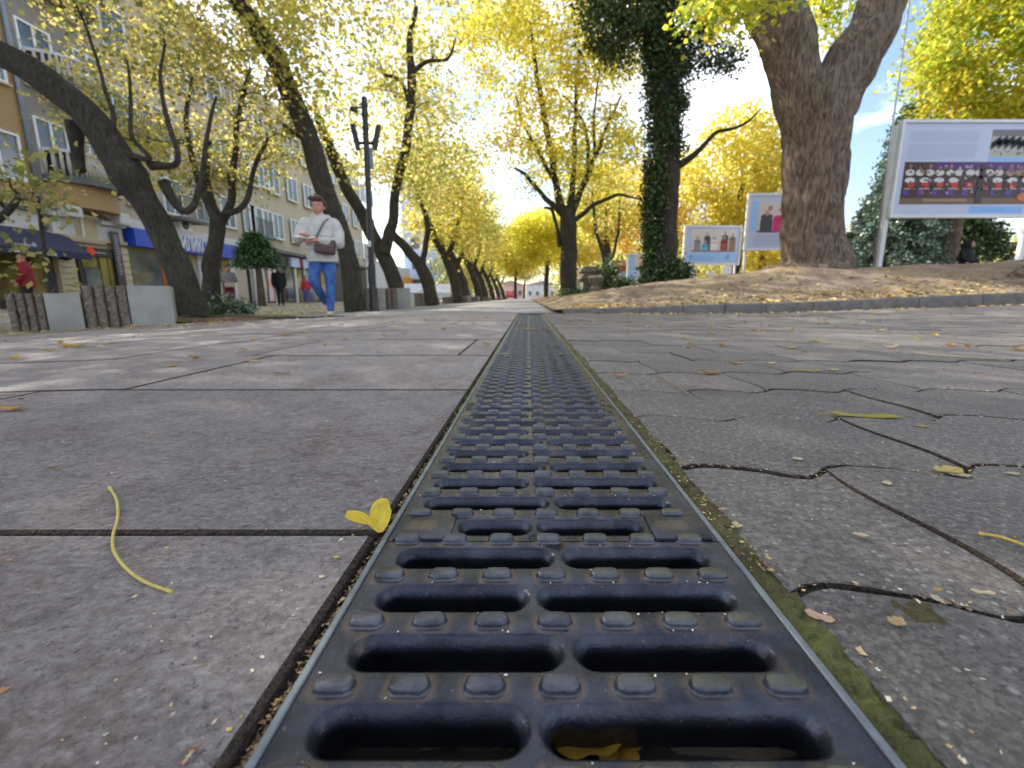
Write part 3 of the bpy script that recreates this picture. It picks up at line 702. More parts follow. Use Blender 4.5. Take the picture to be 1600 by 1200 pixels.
tree('slanting_street_tree', 'long bare trunk slanting up left behind the walking woman in the white jacket', [
    ([b] + pp([(548, 430), (535, 370), (512, 310), (494, 250), (478, 200), (455, 150), (438, 110), (412, 60), (372, 0), (330, -70)], 9.1, -.02), [.20, .18, .17, .17, .17, .165, .16, .16, .15, .14, .12]),
    (pp([(478, 215), (460, 208), (442, 195)], 9.0), [.06, .05, .03])],
    [((-4.4, 9, 6.2), (2.5, 1.8, 1.3), 85), ((-4.3, 8.8, 4.35), (1.1, .8, .7), 34), ((-3.0, 7.0, 7.8), (2.2, 2.2, .8), 60)], YEL, per=42, sig=.27, size=.09, seed=8, ridged=.03)
b = gp(628, 478, 11.8)
tree('forked_street_tree', 'forked tree behind the rough concrete blocks, right of the lamp post', [
    ([b] + pp([(618, 440), (603, 405), (588, 380), (566, 335), (545, 300), (525, 255), (508, 215), (490, 160)], 11.8), [.22, .19, .19, .17, .15, .14, .13, .12, .06]),
    (pp([(600, 395), (612, 350), (618, 300), (632, 240), (640, 180), (644, 120), (640, 75), (650, 10)], 11.7), [.15, .12, .11, .11, .11, .1, .08, .05]),
    (pp([(640, 170), (625, 128), (600, 118)], 11.6), [.05, .04, .03]), (pp([(644, 118), (668, 96), (700, 92), (712, 60)], 11.6), [.06, .045, .035, .02])],
    [((-3.7, 11.8, 4.4), (1.8, 1.4, 1.5), 70), ((-3.4, 11.6, 7.0), (2.6, 1.8, 1.4), 78), ((-2.7, 11.8, 3.2), (.9, 1.2, .8), 24)], YEL, per=34, sig=.28, size=.10, seed=11)
b = gp(676, 474, 15.8)
tree('young_forked_tree', 'stout forked tree leaning left over the second group of rough concrete blocks', [
    ([b] + pp([(668, 440), (656, 415), (638, 392), (620, 372), (605, 355)], 15.8), [.24, .22, .20, .17, .13, .08]),
    (pp([(660, 415), (664, 385), (668, 350), (655, 310), (640, 270)], 15.8), [.12, .10, .09, .07, .05])],
    [((-3.5, 15.8, 4.6), (2.1, 1.8, 1.7), 88), ((-2.9, 15.8, 7.2), (2.4, 1.8, 1.3), 46)], YEL, per=36, sig=.32, size=.12, seed=13)
far_left = [(718, 476, 21, 'dark trunk cut short at a stub where the street trees begin to crowd'), (730, 475, 25, 'trunk leaning left beside the stubbed one in the far left row'), (750, 474, 31, 'straight trunk in the far left row beyond the crowded pair'), (760, 473, 37, 'bushy tree in the far left row with a low fork'),
            (771, 472, 44, 'slim forked tree near the far end of the left row'), (780, 471, 54, 'pale tree near the last concrete blocks of the row'), (788, 470, 68, 'farthest small tree where the street vanishes')]
for i, (px, py, Y, lab) in enumerate(far_left):
    b = gp(px, py, Y); s = Y / 21; h = 3.0
    tree('street_tree', lab, [([b, b + Vector((-.25, 0, 1.2)), b + Vector((-.7, 0, 2.3)), b + Vector((-1.3, 0, 3.6)), b + Vector((-1.6, 0, 5))], [.28, .24, .2, .14, .08]),
        ([b + Vector((-.55, 0, 1.9)), b + Vector((-.1, 0, 3)), b + Vector((.3, 0, 4.6))], [.14, .11, .06])],
        [((b.x - .35, Y, b.z + 3.9 + i * .10), (2.2, 2, 1.35), 74 if i < 5 else 60), ((b.x - .2, Y, b.z + 5.7), (2.0, 2.0, .9), 26)], YEL if i % 2 else GOLD[2:] + YEL[:2], per=30, sig=.38, size=.17, seed=20 + i, group='street trees lining the left side', side=8)
# sapling by the shop awning
b = gp(78, 470, 7.5)
tree('sapling', 'thin pale sapling stem in front of the navy awning at far left', [([b] + pp([(76, 440), (70, 395), (63, 340), (58, 300)], 7.5), [.035, .032, .03, .027, .015])], [(tuple(at(55, 315, 7.5)), (.45, .4, .3), 14)], OLIVE, per=26, sig=.14, size=.07, seed=31, side=8)
# overhanging bough at the far left edge
b = at(-260, 470, 4.6); b.z = gz(b.x)
tree('edge_street_tree', 'tree standing past the left edge, one thin bough with yellow leaves reaching in', [([b, at(-220, 380, 4.6), at(-180, 250, 4.6), at(-200, 100, 4.6), b + Vector((0, 0, 5))], [.2, .18, .17, .16, .1]),
     ([at(-180, 300, 4.6), at(-80, 370, 4.6), at(-5, 340, 4.6), at(28, 302, 4.6)], [.08, .05, .04, .02])],
     [(tuple(at(0, 405, 4.6)), (.16, .2, .10), 2), (tuple(at(20, 270, 4.6)), (.4, .3, .28), 6), ((-5.6, 3.2, 4.9), (1.8, 1.6, .8), 80), ((-3.6, 2.2, 6.4), (2.4, 2.4, 1.0), 130)], OLIVE, per=36, sig=.22, size=.08, seed=37)  # the two large high crowns are unseen, added to shade the near paving

# -- right side
def mb_(px, Y): p = at(px, 440, Y); p.z = mz(p.x, Y) - .05; return p
Yb = 8.6; b = mb_(1268, Yb)
big = tree('old_forked_tree', 'massive old tree with ridged grey-brown bark forking in two above the park edge', [
    ([b + Vector((0, 0, -.1)), b + Vector((0, 0, .18))] + pp([(1267, 375), (1268, 330), (1270, 270), (1276, 215), (1278, 160), (1285, 118)], Yb), [.80, .60, .505, .485, .49, .52, .56, .42]),
    (pp([(1262, 240), (1252, 170), (1240, 110), (1226, 60), (1206, 5), (1190, -60), (1170, -140)], Yb), [.30, .38, .40, .41, .42, .43, .4]),
    (pp([(1280, 240), (1298, 170), (1325, 105), (1352, 55), (1385, -5), (1420, -80), (1450, -170)], Yb), [.30, .38, .41, .39, .37, .35, .32])],
    [((4.9, 8.6, 8.6), (4.5, 3.5, 1.6), 90), (tuple(at(1140, 0, 7.6)), (.7, .6, .5), 22), (tuple(at(1300, 20, 11.5)), (.7, .6, .7), 16)], LIME, bark=BARK2, per=60, sig=.22, size=.10, seed=41, side=64, ridged=.06, trunkn=(3, 56))
Yi = 11.2; b = mb_(1036, Yi)
ivy = tree('ivy_clad_tree', 'tall dark tree wrapped in ivy to the right of the grate', [
    ([b] + pp([(1038, 400), (1040, 340), (1042, 270), (1042, 200), (1040, 120), (1036, 50), (1030, -60)], Yi), [.36, .31, .29, .29, .28, .28, .27, .25]),
    (pp([(1046, 268), (1072, 252), (1098, 228), (1122, 206), (1160, 196), (1190, 170)], Yi), [.10, .08, .055, .045, .03, .015]),
    (pp([(1030, 60), (980, 30), (930, 10), (900, -40)], Yi), [.16, .12, .09, .05])],
    [(tuple(at(985, 25, Yi)), (1.15, .9, .95), 120), (tuple(at(1010, -60, Yi)), (1.6, 1.2, .9), 110), (tuple(at(1075, 40, Yi)), (.7, .7, .8), 40), (tuple(at(1115, 95, Yi)), (.75, .5, .3), 20)], IVYP, bark=BARK, per=80, sig=.17, size=.075, seed=43, leafmat=IVY, side=18)
sites = []; g = random.Random(5); base = Vector(b)
for k in range(420):
    py = g.uniform(60, 440); c = at(1040 if py < 300 else 1037, py, Yi); dens = 1 if py < 250 or py > 395 else .55
    a = g.uniform(math.pi * .75, math.pi * 2.05)
    if py < 250 and noise.noise(Vector((a * 1.5, py * .03, 0))) < -.12: continue
    if 250 < py < 410: a = g.uniform(math.pi * .85, math.pi * 1.35)
    r = .32 + (.12 if py > 415 else 0) + g.uniform(-.02, .09)
    sites.append(tuple(Vector((c.x + math.cos(a) * r, Yi + math.sin(a) * r, c.z)) - base))
for k in range(42):
    a = g.uniform(math.pi, 2 * math.pi); r = g.uniform(.4, .72); sites.append((math.cos(a) * r, math.sin(a) * r * .8, g.uniform(0, .45) * (1.2 - r)))
tag(leaf_cloud('ivy', sites, 42, (.09, .08, .12), .075, IVYP, IVY, 9, parent=ivy), kind='stuff')
Yr = 14.0; b = mb_(890, Yr)
tree('spreading_yellow_tree', 'dark trunk fanning into many thin limbs with sparse bright yellow leaves', [
    ([b] + pp([(889, 420), (889, 385), (888, 350), (886, 325)], Yr), [.27, .24, .235, .25, .2])] + [
    (pp(l, Yr), r) for l, r in (
        ([(884, 340), (868, 290), (862, 240), (850, 180), (838, 110), (830, 40)], [.14, .1, .09, .08, .06, .04]),
        ([(884, 340), (848, 305), (822, 275), (805, 262)], [.1, .07, .05, .03]), ([(890, 335), (896, 270), (898, 220), (900, 150), (905, 80)], [.12, .08, .07, .05, .03]),
        ([(893, 335), (912, 290), (922, 262), (935, 235), (948, 200), (970, 150)], [.12, .09, .08, .06, .05, .03]), ([(895, 345), (930, 320), (965, 305), (1000, 312)], [.08, .06, .04, .02]),
        ([(920, 265), (916, 210), (905, 180), (880, 150)], [.06, .05, .04, .03]), ([(870, 290), (842, 240), (820, 200), (806, 150)], [.07, .05, .04, .03]), ([(930, 240), (928, 180), (935, 120)], [.05, .04, .02]),
        ([(875, 385), (868, 350), (862, 330), (850, 325)], [.07, .05, .05, .03]))],
    [((1.0, 14, 4.6), (2.2, 1.4, 1.6), 95), ((.8, 13.8, 7.2), (2.8, 1.8, 1.6), 120), ((-.8, 14.5, 8.3), (1.6, 1.6, .9), 30)], [(.84, .74, .10), (.80, .72, .14), (.70, .70, .10), (.84, .66, .10)], bark=BARK, per=70, sig=.25, size=.10, seed=47, side=14)
b = Vector((15.2, 14, .8))
tree('maple_tree', 'dense lime and gold maple crown filling the top right above the large board', [([b, b + Vector((0, 0, 2.5)), b + Vector((-.4, 0, 4.5))], [.3, .26, .2])], [((14.4, 14, 7.4), (3.3, 2.4, 3.0), 330), ((11.2, 13.6, 6.0), (.8, .8, .9), 14)], LIME, bark=BARK2, per=95, sig=.30, size=.13, seed=51)
for i, (x, y, z, r, pal, lab, n) in enumerate([(9.3, 21, 5.3, (2.6, 2.2, 3.0), GOLD, 'golden tree glowing behind the two middle boards', 170), (6.3, 25, 4.6, (2.4, 2, 2.6), ORA, 'orange tinted tree between the ivy trunk and the middle boards', 110),
        (13.0, 26, 4.2, (3, 2, 2.6), GOLD, 'yellow tree low behind the massive old trunk', 120), (3.6, 22, 4.6, (1.9, 1.6, 2.0), GOLD, 'small yellow tree just left of the ivy trunk', 70)]):
    b = Vector((x, y, .5)); tree('autumn_tree', lab, [([b, b + Vector((.1, 0, 1.6)), b + Vector((-.1, 0, 3.2)), b + Vector((.2, 0, 5))], [.22, .19, .15, .08])], [((x, y, z), r, n)], pal, per=60, sig=.34, size=.16, seed=60 + i, group='yellow trees deeper in the park', side=9)
b = Vector((1.15, 30, .1)); tree('ginkgo_tree', 'small bright yellow tree above the far end of the street', [([b, b + Vector((0, 0, 1.4)), b + Vector((.1, 0, 2.6))], [.17, .15, .1])], [((.7, 30, 4.0), (2.0, 1.6, 1.7), 130), ((1.9, 30, 5), (1.2, 1.2, 1.2), 40)], [(.88, .78, .08), (.85, .80, .12), (.74, .72, .10)], per=60, sig=.3, size=.17, seed=71, side=9)
for (x_, y_, zz_, r_, lb_, sd_2) in ((-1.2, 41, 4.2, (2.2, 2, 1.9), 'yellow tree in the middle of the vanishing street', 171), (3.6, 36, 4.4, (2.4, 2, 2.0), 'lemon yellow tree between the far street and the fanning tree', 172), (-.6, 62, 5.0, (3.4, 2.6, 2.4), 'pale yellow tree closing the far end of the street', 173)):
    b = Vector((x_, y_, .1)); tree('far_yellow_tree', lb_, [([b, b + Vector((0, 0, 1.2)), b + Vector((.1, 0, 2.4))], [.16, .14, .1])], [((x_, y_, zz_), r_, 95)], GOLD, per=40, sig=.42, size=.24, seed=sd_2, side=9)
b = mb_(945, 15.5); tree('bare_shrub_tree', 'thin open branched little tree beside the stone pedestal', [([b, b + Vector((0, 0, .9)), b + Vector((-.35, 0, 2.0)), b + Vector((-.5, 0, 3.2))], [.09, .08, .06, .03]), ([b + Vector((0, 0, .8)), b + Vector((.35, 0, 1.6)), b + Vector((.4, 0, 3.0))], [.07, .05, .03])], [((b.x, 15.5, 3.2), (1.0, .8, .9), 26)], YEL, per=34, sig=.2, size=.1, seed=73, side=8)
# conifers
def conifer(name, label, x, y, z0, h, r, pal, seed, low=.2, n=34, size=.16, group=None):
    g = random.Random(seed); root = empty(name, (x, y, z0), 0, label, 'tree', group)
    MB().tube([(0, 0, 0), (0, 0, h * .5), (0, 0, h)], [.17, .12, .02], 9).build('trunk', BARK2, root, smooth=True)
    br = MB(); sites = []
    for k in range(n):
        f = k / n; zz = low + (h - low) * f; rr = r * (1 - f) ** .8 + .12; m_ = max(5, int(10 * (1 - f) + 4))
        for q in range(m_):
            a = 2 * math.pi * (q + g.random()) / m_; L_ = rr * g.uniform(.7, 1.1); ps = []
            for s in range(5):
                t = s / 4; ps.append((math.cos(a) * L_ * t, math.sin(a) * L_ * t, zz - L_ * .22 * t * t + .08 * t))
                if s: sites.append(ps[-1])
            br.tube(ps, [.025, .02, .015, .01, .006], 3, cap=False)
    tag(br.build('branches', BARK3, root), kind='stuff'); tag(leaf_cloud('crown', sites, 26, (.12, .12, .07), size, pal, IVY, seed, hang=.5, parent=root), kind='stuff'); return root
conifer('blue_spruce', 'blue grey spruce rising left of the large photo board', 12.5, 16, .7, 5.7, 1.45, SPR, 81, size=.11)
conifer('dark_conifer', 'dark green conifer low behind the legs of the large board', 13.9, 18.5, .7, 3.8, 1.5, CON, 82, low=.5)
conifer('dark_conifer', 'drooping green conifer seen under the right half of the large board', 17.6, 20, .8, 5.0, 2.4, CON, 83, low=1.3)
b = Vector((15.9, 17.6, .75)); tree('park_tree', 'reddish brown trunk seen between the legs of the large board', [([b, b + Vector((0, 0, 1.5)), b + Vector((0, 0, 3))], [.33, .28, .25])], [((15.9, 17.6, 4.2), (1.6, 1.2, 1.0), 40)], CON, bark=BARK2, per=50, sig=.3, size=.15, seed=84)
b = at(402, 470, 19.5); b.z = gz(b.x) ; conifer('green_fir', 'small green fir in front of the shop with the yellow sign', b.x + .2, 19.5, b.z, 3.0, .9, [(.05, .12, .03), (.08, .17, .05), (.03, .07, .025)], 85, low=1.8, n=11, size=.10)
# far woods
S = []; g = random.Random(3)
for k in range(1500):
    x = g.uniform(3, 75); y = 46 + g.uniform(0, 14); top = 6.5 + 2.5 * noise.noise(Vector((x * .16, 1, 0))); S.append((x, y, g.uniform(.3, top)))
o = leaf_cloud('far_wood', S, 26, (.8, .8, .7), .42, GOLD[:2] + YEL + LIME[:1] + [(.14, .18, .05)], LEAF, 91); tag(o, 'far belt of yellow and green trees closing off the park', 'trees', kind='stuff')
S = [(g.uniform(-13, -5.5), g.uniform(60, 95), g.uniform(1.5, 6)) for k in range(260)]
o = leaf_cloud('far_street_trees', S, 26, (.7, .9, .6), .4, GOLD[:2] + YEL, LEAF, 92); tag(o, 'distant mass of yellow street trees down the left side', 'trees', kind='stuff')

# ================================================================ BUILDINGS
FX = -17.0
WALLA = pm('ochre_render', (.36, .23, .105), (.30, .20, .11), .7, .9, .3, 30, .01); WALLG = pm('grey_render', (.26, .235, .21), (.20, .18, .165), 1, .9, .3, 30, .01)
WALLB = pm('pale_beige_render', (.46, .395, .29), (.38, .33, .25), .8, .9, .3, 30, .01); CREAM = pm('cream_stone', (.52, .44, .29), (.44, .37, .25), 1.5, .8, .3, 30, .01)
WHST = pm('white_fascia', (.55, .54, .55), (.48, .47, .48), 2, .7, .2, 30, .01); NAVY = pm('navy_awning_cloth', (.012, .016, .045), (.02, .025, .06), 3, .7, .2, 60, .004)
BLUE = pm('blue_sign_face', (.015, .06, .48), (.012, .05, .42), 2, .4, .05); DSH = pm('dark_shopfront', (.02, .02, .02), (.035, .03, .03), 3, .4, .1)
GLASS = m_glass('shop_glass'); GLW = m_glass('warm_shop_glass', (.10, .08, .03)); SLATE = pm('grey_slab', (.12, .12, .125), (.09, .09, .09), 2, .8, .3)
PIPE = pm('grey_downpipe', (.20, .23, .28), (.16, .18, .22), 4, .5, .1)
RAIL = pm('pale_balusters', (.42, .38, .33), (.36, .33, .29), 5, .8, .1)
def Yx(px, X=FX): return at_x(px, 400, X).y
def Zx(px, py, X=FX): return at_x(px, py, X).z
def fb(name, m, parent, ya, yb, za, zb, x0, x1, bev=0):
    o = MB().box(FX + x0 - parent.location.x, FX + x1 - parent.location.x, ya - parent.location.y, yb - parent.location.y, za - parent.location.z, zb - parent.location.z, bev=bev).build(name, m, parent); return o
def window(parent, yc, zc, wy, hz, frame=WHITEM, glass=GLASS, mull=1, proud=.05, lab=None):
    P = parent.location; fr = MB(); t = .07; x0, x1 = FX + .005 - P.x, FX + proud + .03 - P.x; y0, y1, z0, z1 = yc - wy / 2 - P.y, yc + wy / 2 - P.y, zc - hz / 2 - P.z, zc + hz / 2 - P.z
    fr.box(x0, x1, y0 - t, y0, z0 - t, z1 + t).box(x0, x1, y1, y1 + t, z0 - t, z1 + t).box(x0, x1, y0, y1, z0 - t, z0).box(x0, x1, y0, y1, z1, z1 + t)
    for k in range(mull):
        yy = y0 + (y1 - y0) * (k + 1) / (mull + 1); fr.box(x0, x1 - .01, yy - .035, yy + .035, z0, z1)
    fo = fr.build('window', frame, parent); MB().box(x0, x0 + .02, y0, y1, z0, z1).build('pane', glass, fo); MB().box(x0, x1 + .07, y0 - t - .05, y1 + t + .05, z0 - t - .06, z0 - t - .003).build('sill', CREAM, fo)
    if lab: fo['label'] = lab
    return fo
zg = -.18
A = empty('corner_building', (FX, 13, zg), 0, 'ochre building with the curved balcony above the navy awning at far left', 'building')
yA0, yP, yB = 7.5, Yx(78), Yx(195)
fb('wall', WALLA, A, yA0, yP, zg, 13, -6, 0); fb('bay_wall', WALLG, A, yP + .002, yB, Zx(100, 330), 13, -6, .02); fb('lower_wall', CREAM, A, yP + .002, yB, zg, Zx(100, 330) - .003, -6, .05)
zf0, zf1 = Zx(40, 358), Zx(40, 330)
fb('fascia', WHST, A, yA0, yP - .15, zf0, zf1, .052, .14); fb('fascia', WHST, A, Yx(84), Yx(118), Zx(100, 366), Zx(100, 342), .052, .16); fb('fascia', WHST, A, Yx(158), Yx(190), Zx(175, 380), Zx(175, 356), .052, .16)
fb('cornice', SLATE, A, yA0, yP - .15, zf1 + .003, zf1 + .12, .003, .28); fb('cornice', WHST, A, Yx(82), Yx(120), Zx(100, 341), Zx(100, 335), .003, .3); fb('cornice', WHST, A, Yx(156), Yx(192), Zx(175, 355), Zx(175, 349), .003, .3)
fb('string_course', CREAM, A, yP, yB, Zx(100, 372), Zx(100, 366) - .004, .052, .2)
pyy = yP - .05
MB().tube([(.1, pyy - 13, Zx(78, 360) - zg), (.1, pyy - 13, 12.5)], .07, 10).build('downpipe', PIPE, A, smooth=True)
for zc in (4.75, 7.75, 10.7):
    window(A, Yx(24) + .1, zc, 1.25, 1.35); window(A, Yx(24) - 3.3, zc, 1.25, 1.35)
    window(A, (yP + yB) / 2 - .7, zc + .55, 1.0, 1.9, glass=GLASS); window(A, (yP + yB) / 2 + 1.2, zc + .55, 1.0, 1.9)
# curved balconies
def curved(parent, name, m, ya, yb, z0, z1, dep, x0=.02, solid=True):
    n = 14; yc = (ya + yb) / 2; hw = (yb - ya) / 2; pts = [(FX + x0 - parent.location.x, ya - parent.location.y)]
    for i in range(n + 1):
        s = -1 + 2 * i / n; pts.append((FX + x0 + dep * (1 - abs(s) ** 3.2) + .05 - parent.location.x, yc + s * hw - parent.location.y))
    pts.append((FX + x0 - parent.location.x, yb - parent.location.y))
    mb = MB().prism(pts, z0 - parent.location.z, z1 - parent.location.z); return mb.build(name, m, parent), pts
for zb0 in (Zx(130, 292), Zx(130, 292) + 3.1, Zx(130, 292) + 6.2):
    ya, yb = yP + .25, yB - .1
    bo, pts = curved(A, 'balcony', SLATE, ya, yb, zb0 - .12, zb0 + .10, 1.15)
    curved(A, 'balcony_edge', WHST, ya + .1, yb - .1, zb0 + .9, zb0 + 1.0, 1.1)
    bal = MB(); n = 26
    for i in range(n):
        s = -1 + 2 * (i + .5) / n; yy = (ya + yb) / 2 + s * (yb - ya) / 2 - A.location.y; xx = .02 + 1.05 * (1 - abs(s) ** 3.2)
        bal.tube([(xx, yy, zb0 + .10 - zg), (xx, yy, zb0 + .5 - zg), (xx, yy, zb0 + .9 - zg)], [.045, .07, .045], 5)
    tag(bal.build('baluster_row', RAIL, A, smooth=True), kind='stuff')
curved(A, 'balcony_soffit', WALLA, yP + .35, yB - .2, Zx(130, 330), Zx(130, 296), .8)
for px in (95, 172): fb('corbel', WHST, A, Yx(px), Yx(px) + .5, Zx(px, 340 if px < 120 else 352), Zx(px, 322 if px < 120 else 334), .06, .65, bev=.08)
# arched window
yc = Yx(133); za, zb_ = Zx(133, 374), Zx(133, 340)
aw = window(A, yc, (za + zb_) / 2, 1.25, zb_ - za, glass=GLW, proud=.1, lab='arched window with gold lit panes under the balcony')
arc = []; 
for i in range(13): a = math.pi * i / 12; arc.append((yc - 13 + math.cos(a) * 1.05, zb_ + .1 - zg + math.sin(a) * .42))
for i in range(13): a = math.pi * (12 - i) / 12; arc.append((yc - 13 + math.cos(a) * .85, zb_ + .08 - zg + math.sin(a) * .28))
MB().prism(arc, .07, .34, 'x').build('arch_hood', CREAM, A)
# awning
y0a, y1a = yA0, Yx(91); zt, zm, zl = Zx(40, 359), Zx(40, 392), Zx(40, 402); pr = [(.15, zt), (.5, zt - .12), (1.05, zm + .12), (1.2, zm), (1.2, zl), (1.16, zl), (1.16, zm - .02), (.15, zt - .1)]
aw_ = MB(); aw_.prism([(a, z) for a, z in pr], y0a, y1a, 'y'); aw_.build('awning', NAVY, None)
aw_o = bpy.context.scene.collection.objects['awning']; aw_o.location = (FX, 0, 0); tag(aw_o, 'navy shop awning with blurred white lettering at far left', 'awning')
def scrawl(parent, y0, y1, z0, z1, x, m, n=9, seed=1, name='lettering', off=(0, 0, 0)):
    g = random.Random(seed); mb = MB(); dy = (y1 - y0) / n
    for i in range(n):
        h = (z1 - z0) * g.choice([.55, .6, .6, 1.0]); a = y0 + i * dy; mb.box(x, x + .02, a, a + dy * .16, z0, z0 + h); mb.box(x, x + .02, a + dy * .5, a + dy * .64, z0, z0 + (z1 - z0) * .58)
        mb.box(x + .001, x + .019, a + dy * .16, a + dy * .5, z0 + (z1 - z0) * .5 * g.choice([0, 1]), z0 + (z1 - z0) * .5 * 1 + .03)
    mb.v = [(a - off[0], b_ - off[1], c - off[2]) for a, b_, c in mb.v]; o = mb.build(name, m, parent); return o
LW = pm('white_lettering', (.75, .77, .8), None, 3, .5, 0)
scrawl(aw_o, Yx(33, FX + 1.2), Yx(66, FX + 1.2), Zx(50, 389, FX + 1.2), Zx(50, 378, FX + 1.2), 1.205 - .12, LW, 11, 2)
scrawl(aw_o, Yx(15, FX + 1.2), Yx(33, FX + 1.2), zl + .03, zm - .08, 1.203, LW, 8, 3); scrawl(aw_o, Yx(73, FX + 1.2), Yx(89, FX + 1.2), zl + .03, zm - .08, 1.203, LW, 8, 4)
# shop window under the awning
fb('shop_glass', GLW, A, yA0, Yx(76), zg + .3, zl + .1, .06, .09); fb('door_frame', CREAM, A, Yx(78), Yx(83), zg, zl + .1, .06, .25); fb('stall_riser', DSH, A, yA0, Yx(76), zg, zg + .29, .06, .16)
RED = pm('red_cloth', (.25, .012, .015), (.16, .008, .012), 6, .7, .2); 
fb('purple_poster', pm('purple_poster', (.06, .035, .11), (.04, .03, .08), 3, .5, 0), A, Yx(60), Yx(74), zg + .4, Zx(66, 421), .095, .12)
fb('gold_mullion', pm('gold_mullion', (.35, .23, .06), None, 3, .4, 0), A, Yx(23), Yx(25.5), zg + .3, zl - .1, .095, .16)
# blade sign
bs = empty('round_blade_sign', (FX, Yx(102, FX + .45), Zx(102, 391, FX + .45)), 0, 'round black blade sign with red and blue marks beside the awning', 'sign')
MB().tube([(.45, -.02, 0), (.45, .04, 0)], .36, 24).build('disc', BLACKM, bs); MB().box(0, .12, .0, .03, -.02, .02).build('bracket', BLACKM, bs)
rv = MB(); rv.ell((.22, -.028, 0), (.07, .008, .10), 12, 6, (.6, .02, .03)); rv.build('red_mark', VC, bs); rw = MB(); rw.box(.46, .74, -.035, -.024, -.09, .08, (.35, .5, .62)); rw.build('lettering', VC, bs)
# rusticated pilasters as stacked blocks
for (pa, pb, top) in ((84, 107, 400), (181, 194, 392)):
    zt_ = Zx((pa + pb) / 2, top if pa < 100 else 388); k = 9
    for i in range(k): z0 = zg + (zt_ - zg) * i / k; fb('stone_course', CREAM, A, Yx(pa), Yx(pb), z0 + .012, z0 + (zt_ - zg) / k - .012, .05, .2, bev=.012)
# black shopfront with red disc
ya, yb = Yx(114), Yx(180); z1 = Zx(115, 384); fb('black_shopfront', DSH, A, ya, yb, zg, z1, .052, .16)
zs0 = Zx(140, 401)
fb('sign_band', BLACKM, A, ya + .05, Yx(167), zs0, z1 - .05, .162, .24)
rd = MB(); yy = Yx(132) - 13; rd.tube([(.242, yy, (zs0 + z1) / 2 - zg), (.27, yy, (zs0 + z1) / 2 - zg)], .16, 20, (.75, .03, .01)); rd.build('red_disc_logo', VC, A)
scrawl(A, Yx(138), Yx(157), zs0 + .16, z1 - .22, FX + .242, LW, 9, 6, off=A.location)
for (pa, pb, za_, zb2, nm) in ((119, 142, 417, 399, 'glass_upper'), (121, 145, 452, 419, 'glass_lower'), (147, 158, 452, 402, 'glass_door'), (160, 167, 452, 403, 'glass_side')):
    fb(nm, GLW if nm != 'glass_lower' else GLASS, A, Yx(pa), Yx(pb), max(zg + .1, Zx(pa, za_)), Zx(pa, zb2), .163, .18)
ps = empty('tall_poster_board', (FX + .25, Yx(168), zg), 0, 'tall dark poster with rows of grey print beside the glass door', 'poster')
pb_ = MB(); pb_.box(0, .04, 0, Yx(180) - Yx(168), .2, 3.0, (.05, .04, .05)); pb_.build('panel', VC, ps); pt = MB()
for i in range(16): pt.box(.041, .046, .1, (Yx(180) - Yx(168)) * random.uniform(.6, .92), 1.3 + i * .1, 1.34 + i * .1, (.35, .34, .4))
pt.build('print_rows', VC, ps)
# --- building B
yC = Yx(382)
B = empty('beige_building', (FX, yB, zg), 0, 'pale beige building with small balconies over the blue shop sign', 'building')
fb('wall', WALLB, B, yB + .003, yC, zg, 13.6, -6, 0)
fb('cornice', CREAM, B, yB + .003, yC, 13.603, 13.9, -6, .4)
zs1, zs2 = Zx(300, 397.5), Zx(300, 374.5)
sg = empty('blue_shop_sign', (FX, Yx(197), zs1), 0, 'long blue shop sign with white Cyrillic capitals behind the leaning tree', 'sign')
MB().box(.02, .5, 0, Yx(363) - Yx(197), 0, zs2 - zs1).build('sign_box', BLUE, sg)
cu = bpy.data.curves.new('lettering', 'FONT'); cu.body = 'СИЛИКОН'; cu.size = .95; cu.extrude = .02; cu.align_x = 'RIGHT'; cu.align_y = 'CENTER'; cu.offset = .012; cu.space_character = 1.0
tmp = bpy.data.objects.new('t', cu); scene.collection.objects.link(tmp); bpy.context.view_layer.update()
me = bpy.data.meshes.new_from_object(tmp.evaluated_get(bpy.context.evaluated_depsgraph_get())); bpy.data.objects.remove(tmp); me.materials.clear(); me.materials.append(LW)
lt = link(bpy.data.objects.new('lettering', me), sg); lt.rotation_euler = (R(90), 0, R(90)); lt.location = (.52, Yx(317) - Yx(197), (zs2 - zs1) / 2)
lt.scale = ((Yx(317) - Yx(262)) / (max(v.co.x for v in me.vertices) - min(v.co.x for v in me.vertices)), .95, 1)
fb('small_logo', LW, sg, Yx(327), Yx(331), zs1 + .3, zs1 + .6, .5, .53)
fb('fascia', WHST, B, yB + .01, yC, zs2 + .004, zs2 + .35, .004, .42)
BR = pm('orange_brown_door', (.30, .09, .02), None, 3, .5, .1)
for (pa, pb, m_, nm) in ((199, 246, GLASS, 'shop_glass'), (247, 253, BR, 'orange_door'), (285, 298, GLW, 'shop_glass'), (342, 352, GLW, 'shop_glass'), (255, 284, GLASS, 'shop_glass')):
    fb(nm, m_, B, Yx(pa), Yx(pb), zg + .1, zs1 - .08, .01, .06)
for (pa, pb) in ((304, 325), (354, 362)):
    k = 10
    for i in range(k): z0 = zg + (zs1 - zg) * i / k; fb('stone_course', WHST, B, Yx(pa), Yx(pb), z0 + .012, z0 + (zs1 - zg) / k - .012, .003, .14)
for zc in (4.9, 7.9, 10.9):
    for k in range(6): window(B, yB + 1.1 + k * 2.0, zc, 1.05, 1.5)
